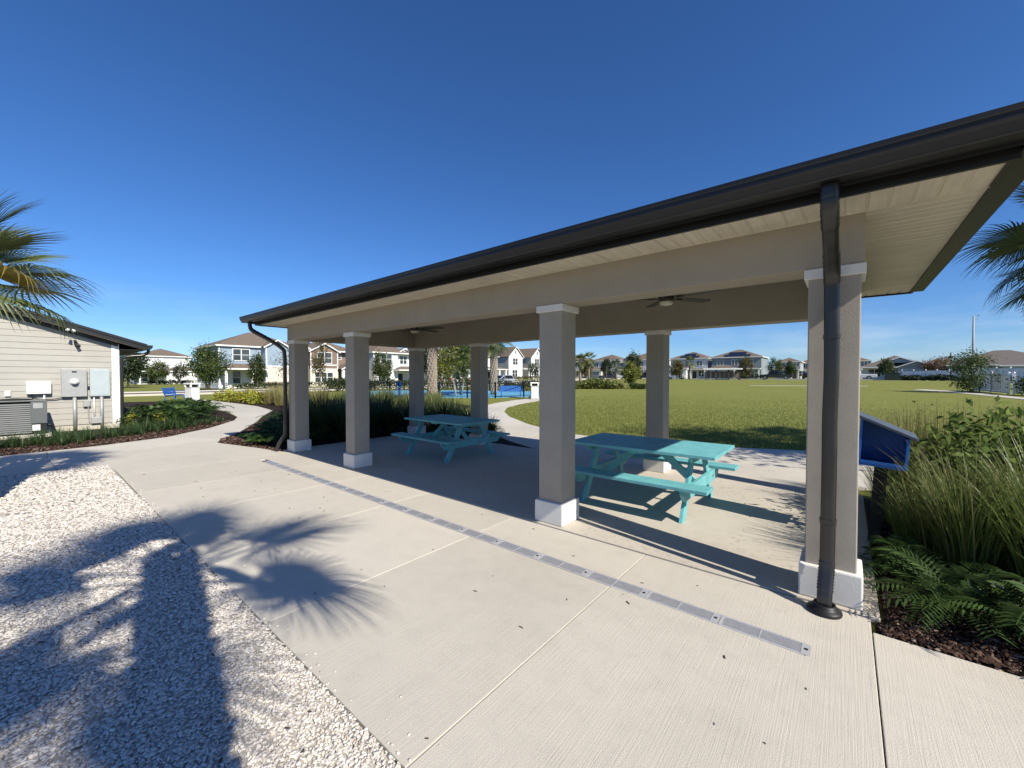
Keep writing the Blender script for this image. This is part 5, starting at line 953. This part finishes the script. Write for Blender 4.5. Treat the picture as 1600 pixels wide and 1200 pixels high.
tree('round dark green young tree in front of the grey house', -54.4,34.8,5.3,1.5,5,m_tree,4200,.26,.07); tree('small dark tree in front of the pale house', -95,12.3,4.6,1.4,6,m_tree_d,1200,.3,.08,group=None); tree('small olive tree beside the pale garage house', -105,16.8,5.0,1.8,7,m_tree,2400,.32,.1); tree('thin dark tree in front of the white garage', -106,20.6,4.2,1.2,8,m_tree_d,1100,.3,.08); tree('dark conifer behind the corner of the clapboard building', -80,9.6,6.0,2.0,9,m_tree_d,3600,.34,.14)
tree('yellow-green multi-stemmed tree beside the rough palm trunk', -24.0,20.3,5.2,1.75,10,m_tree_y,3400,.20,.07,m_woodl,3,.66,.36); tree('taller yellow-green tree beside the black fence', -25.8,24.2,5.6,1.8,11,m_tree_y,3200,.20,.07,m_woodl,3,.66,.36); tree('green tree between the two rough palms', -24.8,22.8,5.0,1.5,12,m_tree,2400,.2,.06,m_woodl,2,.64,.36)
palm('palm with rough criss-cross trunk behind the far columns', -22.2,18.1,5.6,41,24,1.3,'rough trunk palms', r0=.26); palm('palm with hanging fronds near the blue benches', -24.3,26.8,5.2,43,26,1.35,'rough trunk palms', r0=.24)
tree('small dark tree in front of the white gabled houses', -53.5,71.8,4.4,1.4,13,m_tree_d,1000,.3,.07)
for k,(x,y,hh,lab) in enumerate(((-38.2,66,5.6,'short palm at the end of the far grass bed'),(-37,67.2,6.0,'tall palm beside the far grass bed'),(-42,89.5,5.0,'small palm in front of the beige house'),(-27.6,97,5.6,'palm in front of the white solar house'))): palm(lab, x,y,hh-1.6,50+k,16,1.15,'palms across the lawn', brown=1, boots=False, z0=ter(x,y))
for k,a in enumerate((('reddish bushy tree between the far palms',-39.3,70.5,4.4,1.5,m_tree_o),('dark slender tree beside the beige house garage',-43.6,87.6,5.0,1.2,m_tree_d),('dark green tree left of the yellow leaved tree',-31.5,75,5.8,1.4,m_tree_d),('yellow leaved young tree on the far lawn',-21.4,50.0,3.2,1.15,m_tree_y),('round olive tree in front of the white solar house',-28.5,90.9,4.3,1.5,m_tree_o),('small round tree beside the mail kiosk',-16.6,99,4.6,1.5,m_tree_o),('small tree behind the black pickup truck',-12.8,112,4.6,1.5,m_tree),('small tree by the far cross street',-9.9,112,4.0,1.2,m_tree),('bushy young tree beside the white fence panel',8.55,54,3.9,1.5,m_tree),('slim young tree in front of the grey single-storey house',6.1,109,4.0,1.1,m_tree),('rust coloured tree beside the street lamp',14.2,118,4.6,2.6,m_tree_r))):
    lab,x,y,hh,r,mt = a; tree(lab,x,y,hh,r,100+k,mt,4200 if k == 8 else 2200,.3 if k != 8 else .17,.07,zc=.62 if k != 8 else .52,rz=.42 if k != 8 else .5)
tree('tall broad tree beside the palms at the pavilion end', 6.6,10.7,8.6,2.6,77,m_tree,5200,.20,.16,zc=.72,rz=.30,clumps=70)
def hedge(label, pts, w, h, mat, n, leaf, seed, name='hedge'):
    rs = np.random.default_rng(seed); V = []; F = []; pts = np.array(pts)
    k = rs.integers(len(pts)-1, size=n); t = rs.random(n)[:,None]; P = pts[k]*(1-t)+pts[k+1]*t
    for (x,y) in P:
        z = h*(rs.random()**.6)*(.82+.18*math.sin(x*1.7)+.12*math.sin(y*2.3)); p = np.array([x+rs.normal()*w*.4,y+rs.normal()*w*.4,ter(x,y)+z]); d = rs.normal(size=3); d /= np.linalg.norm(d); sd = np.cross(d,rs.normal(size=3)); sd /= np.linalg.norm(sd); L = leaf*rs.uniform(.6,1.2); o = len(V); V += [p,p+d*L*.5+sd*L*.3,p+d*L,p+d*L*.5-sd*L*.3]; F.append((o,o+1,o+2,o+3))
    o = tag(link(name, npmesh(name, V, F, mat, 4)), label, 'hedge'); return o
hedge('clipped dark hedge behind the far side of the playground', [(-43.5,21),(-44.5,27.5),(-36,35.5),(-25,39)], 1.1, 1.35, m_tree_d, 9000, .22, 1); hedge('low dark hedge in front of the white fence by the grey garage', [(7.4,101.5),(10.2,98),(12.4,94.6)], 1.0, .9, m_tree_d, 2500, .28, 2); hedge('low hedge in front of the long white fence', [(12.4,94.6),(15.0,88.5),(19,82.5)], 1.0, .8, m_tree_d, 2500, .28, 3); hedge('dark bushes beside the white fence running off', [(10.9,50.8),(12.2,50.4),(15,49.8)], 1.0, 1.7, m_tree, 3000, .2, 4)
hedge('row of shrubs at the foot of the blue house', [(-63.5,18),(-62.8,28)], 1.0, .9, m_tree_d, 1800, .25, 5); hedge('row of shrubs at the foot of the brown house', [(-64.5,29.5),(-64.5,50)], 1.0, .9, m_tree, 2600, .25, 6); hedge('row of shrubs at the foot of the white houses', [(-63.5,66),(-63.5,100)], 1.2, 1.1, m_tree_o, 4200, .25, 7); hedge('bushes in front of the slate grey house', [(-24,113),(-15,113.5)], 1.2, 1.4, m_tree_d, 1600, .28, 8); hedge('shrubs beside the pale house garage', [(-108,16),(-108,23)], 1.2, 1.2, m_tree_d, 1200, .3, 9)
hedge('row of tall grass and shrubs at the far edge of the lawn', [(-27.5,45.5),(-22.6,47.6)], .8, 1.2, m_gr_l, 4500, .3, 10); hedge('dark base of the far grass bed', [(-28.5,46.2),(-22.0,48.4)], .7, .8, m_tree_o, 3500, .25, 12); hedge('two round bushes beside the yellow leaved tree', [(-20.6,48.2),(-18.9,48.9)], .6, .95, m_tree, 1200, .22, 11)
